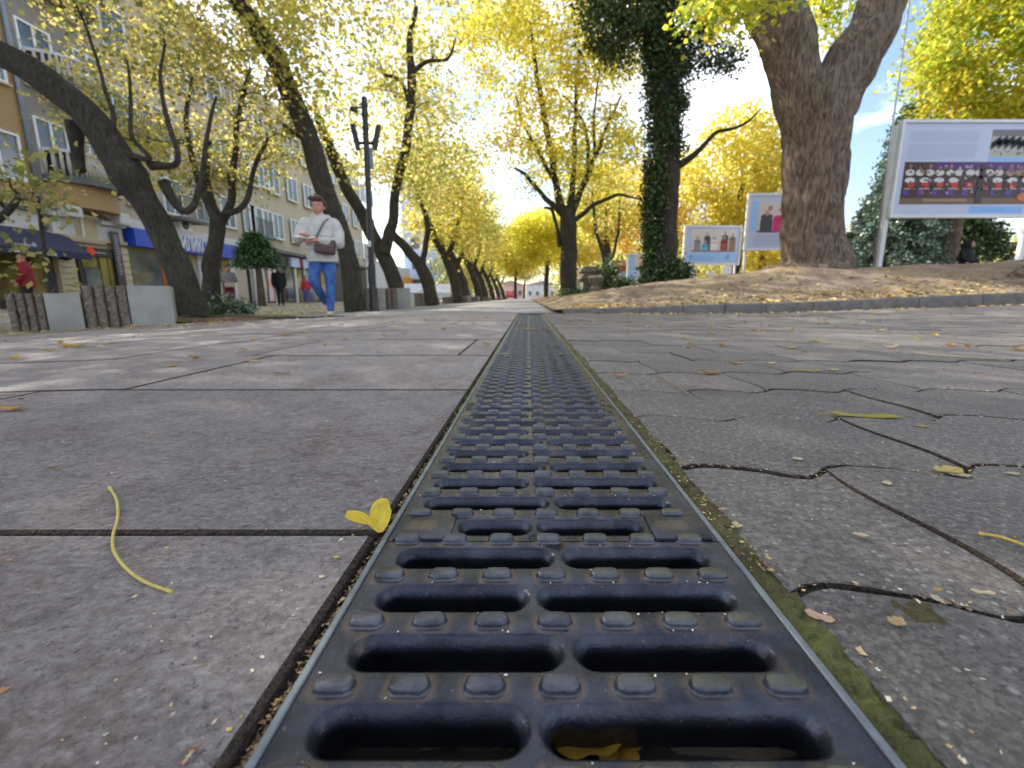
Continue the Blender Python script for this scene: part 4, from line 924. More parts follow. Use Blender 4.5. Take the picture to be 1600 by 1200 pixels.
for (k, zc) in ((0, 7.9), (1, 4.9), (3, 7.9), (4, 4.9)):
    y0 = yB + 1.1 + k * 2.0; r_ = MB(); xx = .0
    bl = fb('balcony', SLATE, B, y0 - .9, y0 + .9, zc - 1.15, zc - 1.0, .003, 1.0)
    for i in range(13): r_.box(.93, .96, (y0 - .85 - yB) + i * .14, (y0 - .83 - yB) + i * .14, zc - 1.0 - zg, zc - .1 - zg)
    r_.box(.92, .97, y0 - .88 - yB, y0 + .88 - yB, zc - .1 - zg, zc - .05 - zg); r_.build('railing', BLACKM, B)
def ac(px, py, lab):
    X = FX; p = at_x(px, py, X); r_ = empty('air_conditioner', (FX + .05, p.y, p.z), 0, lab, 'air conditioner', 'air conditioner boxes on the facade')
    MB().box(0, .4, -.4, .4, -.3, .3, bev=.03).build('casing', WHITEM, r_); MB().tube([(.402, -.08, 0), (.42, -.08, 0)], .22, 16).build('fan_grille', BLACKM, r_)
ac(277, 352, 'grey air conditioner just right of the leaning trunk'); ac(372, 398, 'white air conditioner at the right end of the blue sign'); ac(246, 245, 'air conditioner high on the beige facade among the branches')
# --- building C
yD = Yx(570)
C_ = empty('far_beige_building', (FX, yC, zg), 0, 'beige building with dark shopfronts behind the man in the dark coat', 'building')
fb('wall', WALLB, C_, yC + .004, yD, zg, 13.0, -6, -.1); fb('dark_shopfront', DSH, C_, Yx(368), yD, zg, Zx(372, 408), .06, .2) if False else fb('dark_shopfront', DSH, C_, yC + .1, yD, zg, 3.1, -.097, .05)
fb('canopy', SLATE, C_, yC + .1, yD, 3.103, 3.3, -.097, .5)
for zc in (4.9, 7.8, 10.7):
    for k in range(10): window(C_, yC + 1.6 + k * 2.4, zc, 1.2, 1.5)
YS = pm('yellow_sign_face', (.85, .75, .02), None, 2, .5, 0); PK = pm('pink_poster', (.75, .25, .2), (.6, .6, .62), 1.3, .5, 0); PW_ = pm('pale_panel', (.45, .46, .5), None, 2, .5, 0)
ysg = empty('yellow_shop_sign', (FX, Yx(384), 2.35), 0, 'small yellow sign over the shop left of the fir', 'sign'); fb('sign_box', YS, ysg, Yx(384), Yx(392), 2.35, 2.72, .052, .2)
ws = empty('white_blue_shop_sign', (FX, Yx(450), 2.3), 0, 'white and blue sign with a red mark behind the walking woman', 'sign'); fb('sign_box', pm('pale_blue_sign', (.5, .58, .8), None, 2, .5, 0), ws, Yx(449), Yx(480), 2.35, 3.0, .053, .25); fb('red_mark', RED, ws, Yx(462), Yx(467), 2.3, 3.1, .25, .28)
for i, (pa, pb, m_) in enumerate(((384.5, 389, GLASS), (391, 399, PK), (405, 410, GLW), (413, 420, PK), (424, 430, GLW), (441, 452, GLASS), (458, 466, GLW), (474, 490, GLASS), (497, 512, GLW))):
    fb('shop_glass' if m_ in (GLASS, GLW) else 'poster', m_, C_, Yx(pa), Yx(pb), zg + .15, 2.2, .052, .09)
for px in (390, 403, 422, 455, 470): fb('white_post', WHST, C_, Yx(px), Yx(px) + .25, zg, 3.0, .053, .13)
# further buildings
D_ = empty('low_shop_row', (FX, yD, zg), 0, 'low far shop row with orange signs behind the street trees', 'building')
fb('wall', WHST, D_, yD + .05, 66, zg, 4.2, -5, .0); fb('orange_sign', pm('orange_sign_face', (.85, .36, .02), None, 2, .5, 0), D_, Yx(628), Yx(646), 1.7, 3.0, .003, .2); fb('orange_sign', MATS['orange_sign_face'], D_, Yx(655) - 5, Yx(655) - 1, 1.9, 2.8, .003, .2)
for k in range(6): fb('shop_glass', GLASS, D_, yD + 1 + k * 3.4, yD + 3.2 + k * 3.4, zg + .2, 1.3, .003, .04)
E_ = empty('pale_blue_tower', (-14.4, 66.5, zg), 0, 'pale blue apartment tower glimpsed between the far street trunks', 'building')
MB().box(-3.5, 0, 0, 16, 0, 17).build('wall', pm('pale_blue_render', (.50, .60, .80), (.46, .55, .75), .5, .9, .1, 10), E_)
for zz in range(6):
    for yy in range(5):
        w_ = MB().box(.004, .06, 1.2 + yy * 3.0, 2.6 + yy * 3.0, 1.6 + zz * 2.8, 3.0 + zz * 2.8).build('window', GLASS, E_)
    for xx in range(1): MB().box(-2.4 - xx * 3, -1.2 - xx * 3, -.06, -.004, 1.6 + zz * 2.8, 3.0 + zz * 2.8).build('window', GLASS, E_)
for i, (x, y, wx, h, c, lab) in enumerate(((-15, 100, 14, 7, (.6, .55, .5), 'pale distant block past the blue tower'), (-6, 150, 9, 4.4, (.65, .42, .38), 'low pink roofed house at the end of the street'), (5, 170, 12, 5, (.62, .6, .6), 'white distant house at the vanishing point'))):
    h_ = empty('distant_house', (x, y, zg), 0, lab, 'house'); c_ = pm('house_wall_%s' % ['a', 'b', 'c'][i], c, None, .5, .9, 0); MB().box(-wx / 2, wx / 2, 0, 8, 0, h).build('wall', c_, h_)
    MB().prism([(-wx / 2 - .3, h), (wx / 2 + .3, h), (0, h + 1.6)], -.3, 8.3, 'y').build('roof', pm('clay_roof', (.42, .30, .26), None, 1, .9, 0), h_)
    for k in range(4): MB().box(-wx / 2 + 1 + k * wx / 4.4, -wx / 2 + 2 + k * wx / 4.4, -.05, -.004, 1.2, 2.6).build('window', GLASS, h_)
# ================================================================ CONCRETE BLOCKS
def block(name_lab, pa, pb, Ya, Yb_, ptop, smooth_first=False, ribs=4, ribfrac=.48, depth=.55, group=None):
    """front face runs from pixel column pa at distance Ya to pb at Yb_"""
    A_ = at(pa, 470, Ya); B2 = at(pb, 470, Yb_); A_.z = B2.z = 0
    t = B2 - A_; L_ = t.length; ang = math.atan2(t.y, t.x); z0 = min(gz(A_.x), gz(B2.x)) - .01
    h = at((pa + pb) / 2, ptop, (Ya + Yb_) / 2).z - z0
    r_ = empty('concrete_block_seat', (A_.x, A_.y, z0), ang, name_lab, 'concrete block', group)
    rw = L_ * ribfrac; x0, x1 = (rw, L_) if not smooth_first else (0, L_ - rw); off = 0 if not smooth_first else L_ - rw
    MB().box(x0 + .004, x1 - .004, 0, depth, 0, h, bev=.012).build('smooth_block', CONC, r_, smooth=30)
    MB().box(off + .01, off + rw - .003, .05, depth, 0, h - .012).build('rib_core', ROUGH, r_)
    pw = rw / ribs
    for k in range(ribs):
        cx = off + pw * (k + .5); n = 12; m = 22; V = []
        for j in range(m + 1):
            z = h * j / m
            for i in range(n + 1):
                a = math.pi * i / n; rr = pw * .46; x = cx - math.cos(a) * rr; y = .05 - math.sin(a) ** .6 * .06
                q = Vector((x * 26 + k * 3, y * 26, z * 26)); d = .012 * noise.noise(q) + .008 * noise.noise(q * 2.6)
                V.append((x + d * .5, y + d * 1.3 - .006, z if j < m else z - .004))
        Fq = [(j * (n + 1) + i, j * (n + 1) + i + 1, (j + 1) * (n + 1) + i + 1, (j + 1) * (n + 1) + i) for j in range(m) for i in range(n)]
        rb = MB().add(V, Fq); c0 = len(rb.v); rb.v.append((cx, .08, h - .004)); rb.c.append((1, 1, 1)); 
        for i in range(n): rb.f.append((m * (n + 1) + i, m * (n + 1) + i + 1, c0))
        rb.build('rib', ROUGH, r_)
    return r_
block('lower rough-ribbed concrete block at the far left edge', 8, 127, 4.50, 4.86, 458)
block('smooth-ended concrete block in front of the leaning dark tree', 129, 270, 4.88, 5.32, 446)
block('rough ribbed block hidden partly by the lamp post, nearest of the second pair', 560, 603, 10.3, 10.45, 450, ribs=3, ribfrac=.7)
block('right block of the pair beside the lamp post, pale smooth right end', 604, 642, 10.6, 10.75, 450, ribs=2, ribfrac=.42)
block('block with four dark ribs standing alone below the forked leaning tree', 652, 684, 15.5, 15.8, 458, ribs=4, ribfrac=.75)
for i, (pa, pb, Y, pt_, lab) in enumerate(((700, 713, 22, 464, 'small far block left of the stub trunk'), (718, 736, 23, 462, 'small far block right of the stub trunk'), (740, 750, 29, 463.5, 'tiny far block fourth from the vanishing end'), (754, 768, 34, 464, 'tiny far block near the pale forked tree'), (776, 786, 46, 465, 'farthest tiny block of the row'))):
    block(lab, pa, pb, Y, Y + .3, pt_, ribs=3, ribfrac=.7)

# ================================================================ LAMP POST
b = gp(584, 487, 9.2); top = at(569, 152, 9.2); H = top.z - b.z
lp = empty('lamp_post', b, 0, 'slim black lamp post with two angled spotlights right of the walking woman', 'lamp post')
lp.rotation_euler = (0, math.atan2(top.x - b.x, H), 0)
MB().tube([(0, 0, 0), (0, 0, .02), (0, 0, .9), (0, 0, .92), (0, 0, H * .83), (0, 0, H)], [.085, .07, .07, .058, .052, .05], 18).build('pole', BLACKM, lp, smooth=40)
MB().tube([(0, 0, 0), (0, 0, .03)], .13, 18).build('base_plate', BLACKM, lp); MB().box(-.064, .064, -.075, -.05, .55, .85, bev=.006).build('service_door', BLACKM, lp)
for z in (H * .86, H * .92, H * .96): MB().tube([(0, 0, z), (0, 0, z + .05)], .062, 14).build('collar', BLACKM, lp)
zh = H * .80
for s in (-1, 1):
    MB().tube([(s * .04, 0, zh), (s * .16, 0, zh)], .03, 8).build('bracket', BLACKM, lp)
    sp = MB(); sp.tube([(s * .16, 0, zh - .12), (s * .18, 0, zh + .02), (s * .24, 0, zh + .30), (s * .245, 0, zh + .32)], [.042, .052, .052, .045], 16); so = sp.build('spotlight', BLACKM, lp, smooth=40)
MB().tube([(0, 0, H * .955), (-.22, 0, H * .955)], .018, 6).build('camera_arm', BLACKM, lp); MB().tube([(-.20, -.1, H * .94), (-.20, .08, H * .95)], [.045, .05], 10).build('camera_head', BLACKM, lp, smooth=40)
MB().box(.052, .11, -.03, .03, zh - .45, zh - .08, bev=.01).build('junction_box', PIPE, lp)
st = MB(); st.box(-.03, .03, -.0735, -.071, 1.25, 1.36, (.6, .6, .6)); st.build('sticker', VC, lp)

# ================================================================ PEOPLE
def remesh(mb, name, mat, parent, vox=.014, smooth=6):
    me = mb.mesh(name); tmp = bpy.data.objects.new('tmp', me); scene.collection.objects.link(tmp)
    m_ = tmp.modifiers.new('r', 'REMESH'); m_.mode = 'VOXEL'; m_.voxel_size = vox; m_.use_smooth_shade = True
    s_ = tmp.modifiers.new('s', 'SMOOTH'); s_.iterations = smooth; s_.factor = .5
    bpy.context.view_layer.update(); out = bpy.data.meshes.new_from_object(tmp.evaluated_get(bpy.context.evaluated_depsgraph_get())); bpy.data.objects.remove(tmp)
    out.materials.clear(); out.materials.append(mat); out.name = name; out.polygons.foreach_set('use_smooth', [True] * len(out.polygons))
    return link(bpy.data.objects.new(name, out), parent)
def limb(mb, pts, rads, n=14):
    P = [Vector(p) for p in pts]; mb.tube(P, rads, n)
    for p, r in zip(P, rads): mb.ell(p, (r * .99,) * 3, 10, 8)
def torso(mb, rings, n=20):   # rings: (centre, rx, ry)
    vs = []; fs = []
    for (c, rx, ry) in rings:
        for k in range(n): a = 2 * math.pi * k / n; vs.append((c[0] + math.cos(a) * rx, c[1] + math.sin(a) * ry, c[2]))
    for j in range(len(rings) - 1):
        for k in range(n): fs.append((j * n + k, j * n + (k + 1) % n, (j + 1) * n + (k + 1) % n, (j + 1) * n + k))
    fs.append(tuple(range(n))[::-1]); fs.append(tuple((len(rings) - 1) * n + k for k in range(n))); mb.add(vs, fs)
def hand(mb, wrist, d, up, s=1.0, curl=.5):
    d = Vector(d).normalized(); up = Vector(up); up = (up - d * up.dot(d)).normalized(); side = d.cross(up)
    w0 = Vector(wrist); pc_ = w0 + d * .05 * s
    mb.tube([w0, w0 + d * .04 * s, w0 + d * .085 * s], [.026 * s, .038 * s, .036 * s], 10, flat=.45 if abs(side.z) < .8 else 1)
    for k, (o, L_) in enumerate(((-.03, .062), (-.010, .072), (.010, .068), (.028, .052))):
        p0 = w0 + d * .08 * s + side * o * s; p1 = p0 + d * L_ * .45 * s - up * .01 * curl * s; p2 = p1 + d * L_ * .3 * s * (1 - curl * .5) - up * .028 * curl * s; p3 = p2 + d * L_ * .15 * s - up * .025 * curl * s
        mb.tube([p0, p1, p2, p3], [.0105 * s, .010 * s, .009 * s, .007 * s], 8)
    p0 = w0 + d * .03 * s + side * -.03 * s; mb.tube([p0, p0 + d * .03 * s - side * .022 * s, p0 + d * .058 * s - side * .022 * s - up * .012 * s], [.014 * s, .012 * s, .009 * s], 8)
SKIN = pm('skin', (.52, .28, .19), (.42, .20, .14), 14, .5, .1)
def head(mb, c, s=1.0, pitch=0, yaw=0):
    M = Matrix.Translation(c) @ Matrix.Rotation(yaw, 4, 'Z') @ Matrix.Rotation(pitch, 4, 'X')
    def P(x, y, z): return M @ Vector((x * s, y * s, z * s))
    rt = M.to_3x3()
    mb.ell(P(0, .01, .03), (.076 * s, .092 * s, .098 * s), 18, 12, rot=rt); mb.ell(P(0, -.03, -.035), (.055 * s, .06 * s, .072 * s), 14, 10, rot=rt)
    mb.ell(P(0, -.098, -.008), (.013 * s, .020 * s, .026 * s), 8, 6, rot=rt); mb.ell(P(0, -.083, -.048), (.026 * s, .014 * s, .012 * s), 8, 6, rot=rt); mb.ell(P(0, -.072, -.09), (.02 * s, .018 * s, .016 * s), 8, 6, rot=rt)
    for sd in (-1, 1): mb.ell(P(sd * .078, .012, -.005), (.011 * s, .022 * s, .032 * s), 8, 6, rot=rt); mb.ell(P(sd * .035, -.07, -.018), (.024 * s, .02 * s, .022 * s), 8, 6, rot=rt)
    return P, rt
def face_bits(P, rt, s, parent):
    for sd in (-1, 1):
        e = MB()
        e.ell(P(sd * .030, -.082, .014), (.013 * s, .006 * s, .006 * s), 8, 6, (.8, .8, .78), rot=rt); e.ell(P(sd * .030, -.087, .013), (.006 * s, .004 * s, .006 * s), 8, 6, (.05, .03, .02), rot=rt)
        e.tube([P(sd * .014, -.089, .032), P(sd * .032, -.088, .038), P(sd * .05, -.076, .032)], .0035 * s, 5, (.1, .05, .03))
        e.build('eye', VC, parent)
    l = MB(); l.ell(P(0, -.095, -.05), (.022 * s, .006 * s, .006 * s), 10, 6, (.42, .10, .09), rot=rt); l.build('lips', VC, parent)

# --- woman in white jacket (faces the camera, looks down at leaflets)
feet = gp(512, 496, 6.55); WH = 1.60
wom = empty('person', feet, R(14), 'woman in a white jacket and blue jeans walking while reading leaflets', 'person')
Z = WH
hipz = .52 * Z
legs = {'stand': [(-.0 + .085, .02, hipz), (.075, -.03, .27 * Z), (.045, .01, .055)], 'rear': [(-.085, .02, hipz), (-.13, -.11, .30 * Z), (-.04, .30, .16)]}
body = MB()
for k in legs: limb(body, legs[k], [.078, .052, .036])
torso(body, [((0, 0.01, hipz - .04), .15, .105), ((0, .01, .60 * Z), .14, .10), ((0, 0, .70 * Z), .155, .11), ((0, 0, .79 * Z), .165, .10), ((0, 0, .83 * Z), .07, .065)])
limb(body, [(0, 0, .82 * Z), (0, -.02, .875 * Z)], [.055, .052])
Rsh = (-.175, 0, .79 * Z); Lsh = (.175, 0, .79 * Z); Rel = (-.27, -.12, .655 * Z); Lel = (.245, -.11, .63 * Z); Rwr = (-.16, -.34, .675 * Z); Lwr = (.01, -.31, .635 * Z)
limb(body, [Rsh, Rel, Rwr], [.05, .04, .027]); limb(body, [Lsh, Lel, Lwr], [.05, .04, .027])
hand(body, Rwr, (.45, -.5, .0), (0, 0, 1), 1.0, .5); hand(body, Lwr, (-.75, -.25, .0), (0, -.3, 1), 1.05, .7)
P, rt = head(body, Vector((0, -.03, .928 * Z)), 1.08, R(16), R(-8))
remesh(body, 'body', SKIN, wom, .0095, 3); face_bits(P, rt, 1.08, wom)
JK = pm('white_jacket_cloth', (.60, .585, .55), (.47, .46, .44), 9, .85, 1, 14, .05); JN = pm('blue_denim', (.02, .06, .24), (.07, .16, .42), 9, .85, .5, 220, .002)
HAIR = pm('auburn_hair', (.05, .018, .012), (.095, .034, .02), 30, .6, .9, 120, .01, stretch=(1, 1, .4)); BAGM = pm('brown_leather', (.075, .03, .03), (.05, .02, .02), 6, .4, .3, 60, .003); SHOE = pm('cream_shoe', (.6, .52, .4), (.5, .42, .32), 8, .7, .3)
jk = MB()
torso(jk, [((0, .01, .47 * Z), .205, .165), ((0, .01, .50 * Z), .208, .165), ((0, .005, .60 * Z), .195, .155), ((0, 0, .70 * Z), .195, .15), ((0, 0, .78 * Z), .205, .14), ((0, .01, .82 * Z), .145, .12), ((0, .005, .85 * Z), .10, .095), ((0, .0, .872 * Z), .098, .092)], 24)
limb(jk, [Rsh, (-.235, -.04, .72 * Z), Rel, (-.22, -.22, .66 * Z), (-.172, -.315, .673 * Z)], [.092, .085, .077, .066, .05]); limb(jk, [Lsh, (.232, -.04, .715 * Z), Lel, (.15, -.2, .632 * Z), (.045, -.285, .636 * Z)], [.095, .088, .08, .068, .052])
limb(jk, [(-.10, .07, .85 * Z), (0, .12, .845 * Z), (.10, .07, .85 * Z)], [.05, .06, .05])
for i, z in enumerate((.53, .585, .64, .69)):  # fold rolls
    jk.tube([(-.2, -.02, z * Z), (-.1, -.14, (z - .006) * Z), (0, -.155, (z + .004) * Z), (.1, -.145, (z - .01) * Z), (.2, -.02, z * Z)], .018, 6)
jo = remesh(jk, 'jacket', JK, wom, .013, 5)
MB().tube([(0, -.166, .485 * Z), (0, -.164, .60 * Z), (.004, -.158, .70 * Z), (.002, -.146, .79 * Z)], .006, 5).build('zip', SILV, jo)
jn = MB(); 
for k in legs:
    l = legs[k]; limb(jn, [l[0], tuple(Vector(l[0]).lerp(Vector(l[1]), .5)), l[1], tuple(Vector(l[1]).lerp(Vector(l[2]), .5)), tuple(Vector(l[1]).lerp(Vector(l[2]), .88))], [.098, .086, .066, .060, .050])
torso(jn, [((0, .01, .46 * Z), .17, .13), ((0, .01, .52 * Z), .165, .13)]); remesh(jn, 'jeans', JN, wom, .012, 4)
hr = MB(); hM = lambda x, y, z: P(x, y, z)
hr.ell(hM(0, .03, .065), (.09, .098, .085), 16, 10, rot=rt); hr.ell(hM(0, -.042, .098), (.070, .046, .036), 12, 8, rot=rt)
for sd in (-1, 1): hr.ell(hM(sd * .072, .03, .035), (.03, .055, .06), 10, 8, rot=rt); hr.ell(hM(sd * .04, -.06, .11), (.05, .04, .035), 10, 8, rot=rt)
remesh(hr, 'hair', HAIR, wom, .009, 2)
for (k, toe) in (('stand', -.15), ('rear', .02)):
    f = legs[k][2]; sh = MB(); 
    if k == 'stand': sh.ell((f[0], f[1] - .07, .035), (.047, .125, .038), 14, 8); sh.ell((f[0], f[1] + .02, .055), (.04, .06, .05), 12, 8)
    else: sh.ell((f[0], f[1] + .01, .09), (.045, .05, .11), 14, 8, rot=Matrix.Rotation(.3, 3, 'X')); 
    remesh(sh, 'shoe', SHOE, wom, .009, 2)
bg_ = empty('shoulder_bag', (0, 0, 0), 0, 'dark brown leather handbag on the hip of the woman in white', 'handbag')
bg_.location = feet; bg_.rotation_euler = wom.rotation_euler
bb = MB(); bb.box(-.075, .195, -.27, -.175, .515 * Z, .645 * Z, bev=.035); bo = remesh(bb, 'bag_body', BAGM, bg_, .011, 2); bo.rotation_euler = (0, R(7), 0); bo.location = (-.09, 0, .03)
MB().tube([(-.06, -.2, .63 * Z), (0, -.175, .70 * Z), (.08, -.13, .80 * Z), (.12, -.03, .835 * Z), (.13, .1, .80 * Z)], .014, 8, flat=.4).build('strap', pm('grey_strap', (.14, .12, .16), None, 5, .6, .1), bg_, smooth=True)
MB().tube([(-.06, -.275, .612 * Z), (.06, -.28, .606 * Z), (.19, -.27, .596 * Z)], .005, 5).build('bag_zip', SILV, bg_)
pp_ = empty('leaflets', (0, 0, 0), 0, 'white and red leaflets held in the woman\'s hands', 'leaflet'); pp_.location = feet; pp_.rotation_euler = wom.rotation_euler
lf = MB(); lf.add([(-.26, -.36, .655 * Z), (-.07, -.43, .638 * Z), (.0, -.32, .66 * Z), (-.19, -.25, .677 * Z), (-.26, -.36, .658 * Z), (-.07, -.43, .641 * Z), (.0, -.32, .663 * Z), (-.19, -.25, .68 * Z)], [(0, 3, 2, 1), (4, 5, 6, 7), (0, 1, 5, 4), (1, 2, 6, 5), (2, 3, 7, 6), (3, 0, 4, 7)], (.85, .82, .76)); lf.build('sheet', VC, pp_)
lf = MB(); lf.box(-.20, -.09, -.36, -.30, .668 * Z, .682 * Z, (.6, .12, .10)); lf.build('red_print', VC, pp_)

# --- generic background figures
def figure(label, px, py, Y, height, heading, top, bottom, hair, stride=.25, coat=.50, arms='down', shoe=(.05, .04, .04), bulk=1.0, skin=SKIN, extras=None, group=None):
    f = gp(px, py, Y); Z = height; r_ = empty('person', f, heading, label, 'person', group); b_ = MB(); hz = .52 * Z; st = stride
    lg = [[(.08, 0, hz), (.08, -st * .35 - .05, .28 * Z), (.07, -st * .6, .06)], [(-.08, 0, hz), (-.08, st * .15 - .05, .28 * Z), (-.07, st * .75, .08)]]
    for l in lg: limb(b_, l, [.075, .05, .035], 10)
    torso(b_, [((0, 0, hz - .04), .15, .10), ((0, 0, .7 * Z), .15, .1), ((0, 0, .8 * Z), .15, .09), ((0, 0, .83 * Z), .06, .06)], 14); limb(b_, [(0, 0, .82 * Z), (0, -.01, .88 * Z)], [.052, .05], 10)
    am = []
    for s in (-1, 1):
        sh = (s * .175 * bulk, 0, .79 * Z)
        if arms == 'down' or (arms == 'carry' and s > 0): a_ = [sh, (s * .23 * bulk, .04 * s * (st > 0), .63 * Z), (s * .22 * bulk, -.12 * s - .03, .49 * Z)]
        else: a_ = [sh, (s * .24, -.05, .63 * Z), (s * .10, -.26, .62 * Z)]
        am.append(a_); limb(b_, a_, [.045, .037, .026], 10); hand(b_, a_[2], (0, -.3, -1) if arms == 'down' else (0, -1, -.2), (s, 0, 0), 1, .5)
    P2, rt2 = head(b_, Vector((0, -.02, .93 * Z)), 1.03); remesh(b_, 'body', skin, r_, .013, 2); face_bits(P2, rt2, 1.03, r_)
    tm = pm('cloth_' + '_'.join('%03d' % int(c * 999) for c in top), top, None, 8, .85, .4, 30, .01); bm_ = pm('cloth_' + '_'.join('%03d' % int(c * 999) for c in bottom), bottom, None, 8, .85, .4, 30, .01)
    c_ = MB(); torso(c_, [((0, 0, coat * Z - .02), .20 * bulk, .15 * bulk), ((0, 0, .6 * Z), .185 * bulk, .14 * bulk), ((0, 0, .72 * Z), .19 * bulk, .14 * bulk), ((0, 0, .79 * Z), .195 * bulk, .12), ((0, 0, .84 * Z), .08, .08), ((0, 0, .86 * Z), .075, .075)], 16)
    for a_ in am: limb(c_, [a_[0], a_[1], tuple(Vector(a_[1]).lerp(Vector(a_[2]), .9))], [.08 * bulk, .066 * bulk, .05], 10)
    remesh(c_, 'coat', tm, r_, .016, 3); c_ = MB()
    for l in lg: limb(c_, [l[0], l[1], tuple(Vector(l[1]).lerp(Vector(l[2]), .9))], [.1, .075, .055], 10)
    remesh(c_, 'trousers', bm_, r_, .016, 2); h_ = MB(); h_.ell(P2(0, .03, .06), (.088, .096, .085), 12, 8); h_.ell(P2(0, -.04, .10), (.07, .05, .035), 10, 6); h_.build('hair', pm('hair_' + str(int(hair[0] * 999)), hair, None, 20, .8, .5), r_, smooth=True)
    for l in lg: q = l[2]; MB().ell((q[0], q[1] - .06, q[2] - .02), (.045, .12, .04), 10, 6).build('shoe', pm('shoe_' + str(int(shoe[0] * 999)), shoe, None, 5, .6, 0), r_, smooth=True)
    return r_
figure('woman in a plum coat seen behind the crooked tree', 337, 478, 19.5, 1.62, R(150), (.13, .04, .085), (.02, .018, .022), (.35, .28, .24), .18, .46, bulk=1.15)
fw = figure('woman in a grey jacket and maroon trousers carrying a pale bag', 363, 482, 18.8, 1.64, R(40), (.24, .22, .25), (.16, .012, .03), (.06, .03, .02), .34, .55, 'hold', (.7, .68, .68))
MB().box(-.2, .16, -.34, -.22, .78, .98, bev=.03).build('pale_bag', pm('pale_bag_cloth', (.45, .36, .3), None, 5, .7, .2), None); hb = bpy.data.objects['pale_bag']; hb.location = fw.location; hb.rotation_euler = fw.rotation_euler; tag(hb, 'pale bag carried by the woman in maroon trousers', 'bag')
figure('man in a dark navy coat striding along the shopfronts', 440, 480, 20.5, 1.76, R(30), (.012, .014, .024), (.014, .016, .03), (.25, .2, .17), .42, .45, 'down', (.16, .06, .03), 1.08)
figure('person in a dark red coat before the shop window at far left', 50, 475, 13.2, 1.62, R(-60), (.24, .012, .02), (.03, .02, .03), (.10, .05, .03), .1, .42, bulk=1.15)
figure('passer-by in a red top beyond the woman in white', 481, 482, 28, 1.65, R(20), (.5, .03, .05), (.10, .10, .3), (.08, .05, .04), .2, .55)
figure('small pale figure in the far street near the last blocks', 758, 471, 46, 1.7, 0, (.4, .45, .6), (.1, .1, .2), (.1, .07, .05), .2, .5)
# seated figure in the park behind the large board
sp_ = at(1506, 409, 15.5); sf_ = empty('person', (sp_.x, 15.5, sp_.z - .1), R(20), 'dark hooded person seated in the park, seen under the large board', 'person')
q = MB(); torso(q, [((0, 0, -.25), .30, .25), ((0, 0, .0), .30, .24), ((.05, 0, .3), .26, .2), ((.07, 0, .48), .17, .14), ((.07, 0, .54), .08, .08)], 16); limb(q, [(-.12, -.12, -.1), (-.16, -.5, -.05), (-.16, -.5, -.45)], [.1, .08, .06], 10); limb(q, [(.12, -.12, -.1), (.14, -.5, -.05), (.14, -.5, -.45)], [.1, .08, .06], 10)
limb(q, [(-.2, 0, .42), (-.3, -.15, .15), (-.1, -.35, .05)], [.07, .06, .04], 10); limb(q, [(.26, 0, .42), (.3, -.15, .15), (.1, -.35, .05)], [.07, .06, .04], 10); limb(q, [(.07, 0, .5), (.08, -.02, .62)], [.07, .13], 12); q.ell((.08, -.02, .66), (.13, .14, .15), 14, 10)
remesh(q, 'body', pm('black_coat', (.018, .018, .022), None, 6, .9, .3), sf_, .016, 2); 
q = MB(); q.ell((.07, -.12, .65), (.075, .05, .1), 12, 8); q.ell((.07, -.17, .645), (.013, .02, .025), 8, 6); q.build('face', SKIN, sf_, smooth=True)

# ================================================================ EXHIBITION BOARDS
FG = pm('pale_lilac_print', (.50, .53, .68), (.47, .50, .65), 1.5, .35, 0)
def board(label, x0, x1, z0, z1, Y, rz, ground, draw, legs=(0.02, .98), legw=.05, fw=.05, mat=FG):
    W_, H_ = x1 - x0, z1 - z0; r_ = empty('exhibition_board', (x0, Y, ground), rz, label, 'display board')
    zb = z0 - ground; fr = MB()
    MB().box(-fw, 0, -.03, .06, zb - fw, zb + H_ + fw).build('frame_side', WHITEM, r_); MB().box(W_, W_ + fw, -.03, .06, zb - fw, zb + H_ + fw).build('frame_side', WHITEM, r_)
    MB().box(0, W_, -.03, .06, zb + H_, zb + H_ + fw).build('frame_top', WHITEM, r_); MB().box(0, W_, -.03, .06, zb - fw, zb).build('frame_bottom', WHITEM, r_)
    MB().box(0, W_, 0, .05, zb, zb + H_).build('panel', mat, r_)
    for f in legs: MB().box(W_ * f - legw / 2, W_ * f + legw / 2, .061, .061 + legw, -.3, zb + H_).build('leg', WHITEM, r_)
    pr = MB(); lay = [0]
    def rect(u0, v0, u1, v1, c, l=1): y = -.0012 * l; pr.add([(W_ * u0, y, zb + H_ * v0), (W_ * u1, y, zb + H_ * v0), (W_ * u1, y, zb + H_ * v1), (W_ * u0, y, zb + H_ * v1)], [(0, 1, 2, 3)], c)
    def disc(u, v, ru, rv, c, l=2, n=12): y = -.0012 * l; pr.add([(W_ * u + math.cos(6.2832 * k / n) * W_ * ru, y, zb + H_ * v + math.sin(6.2832 * k / n) * H_ * rv) for k in range(n)], [tuple(range(n))], c)
    draw(rect, disc); pr.build('print', VC, r_); return r_
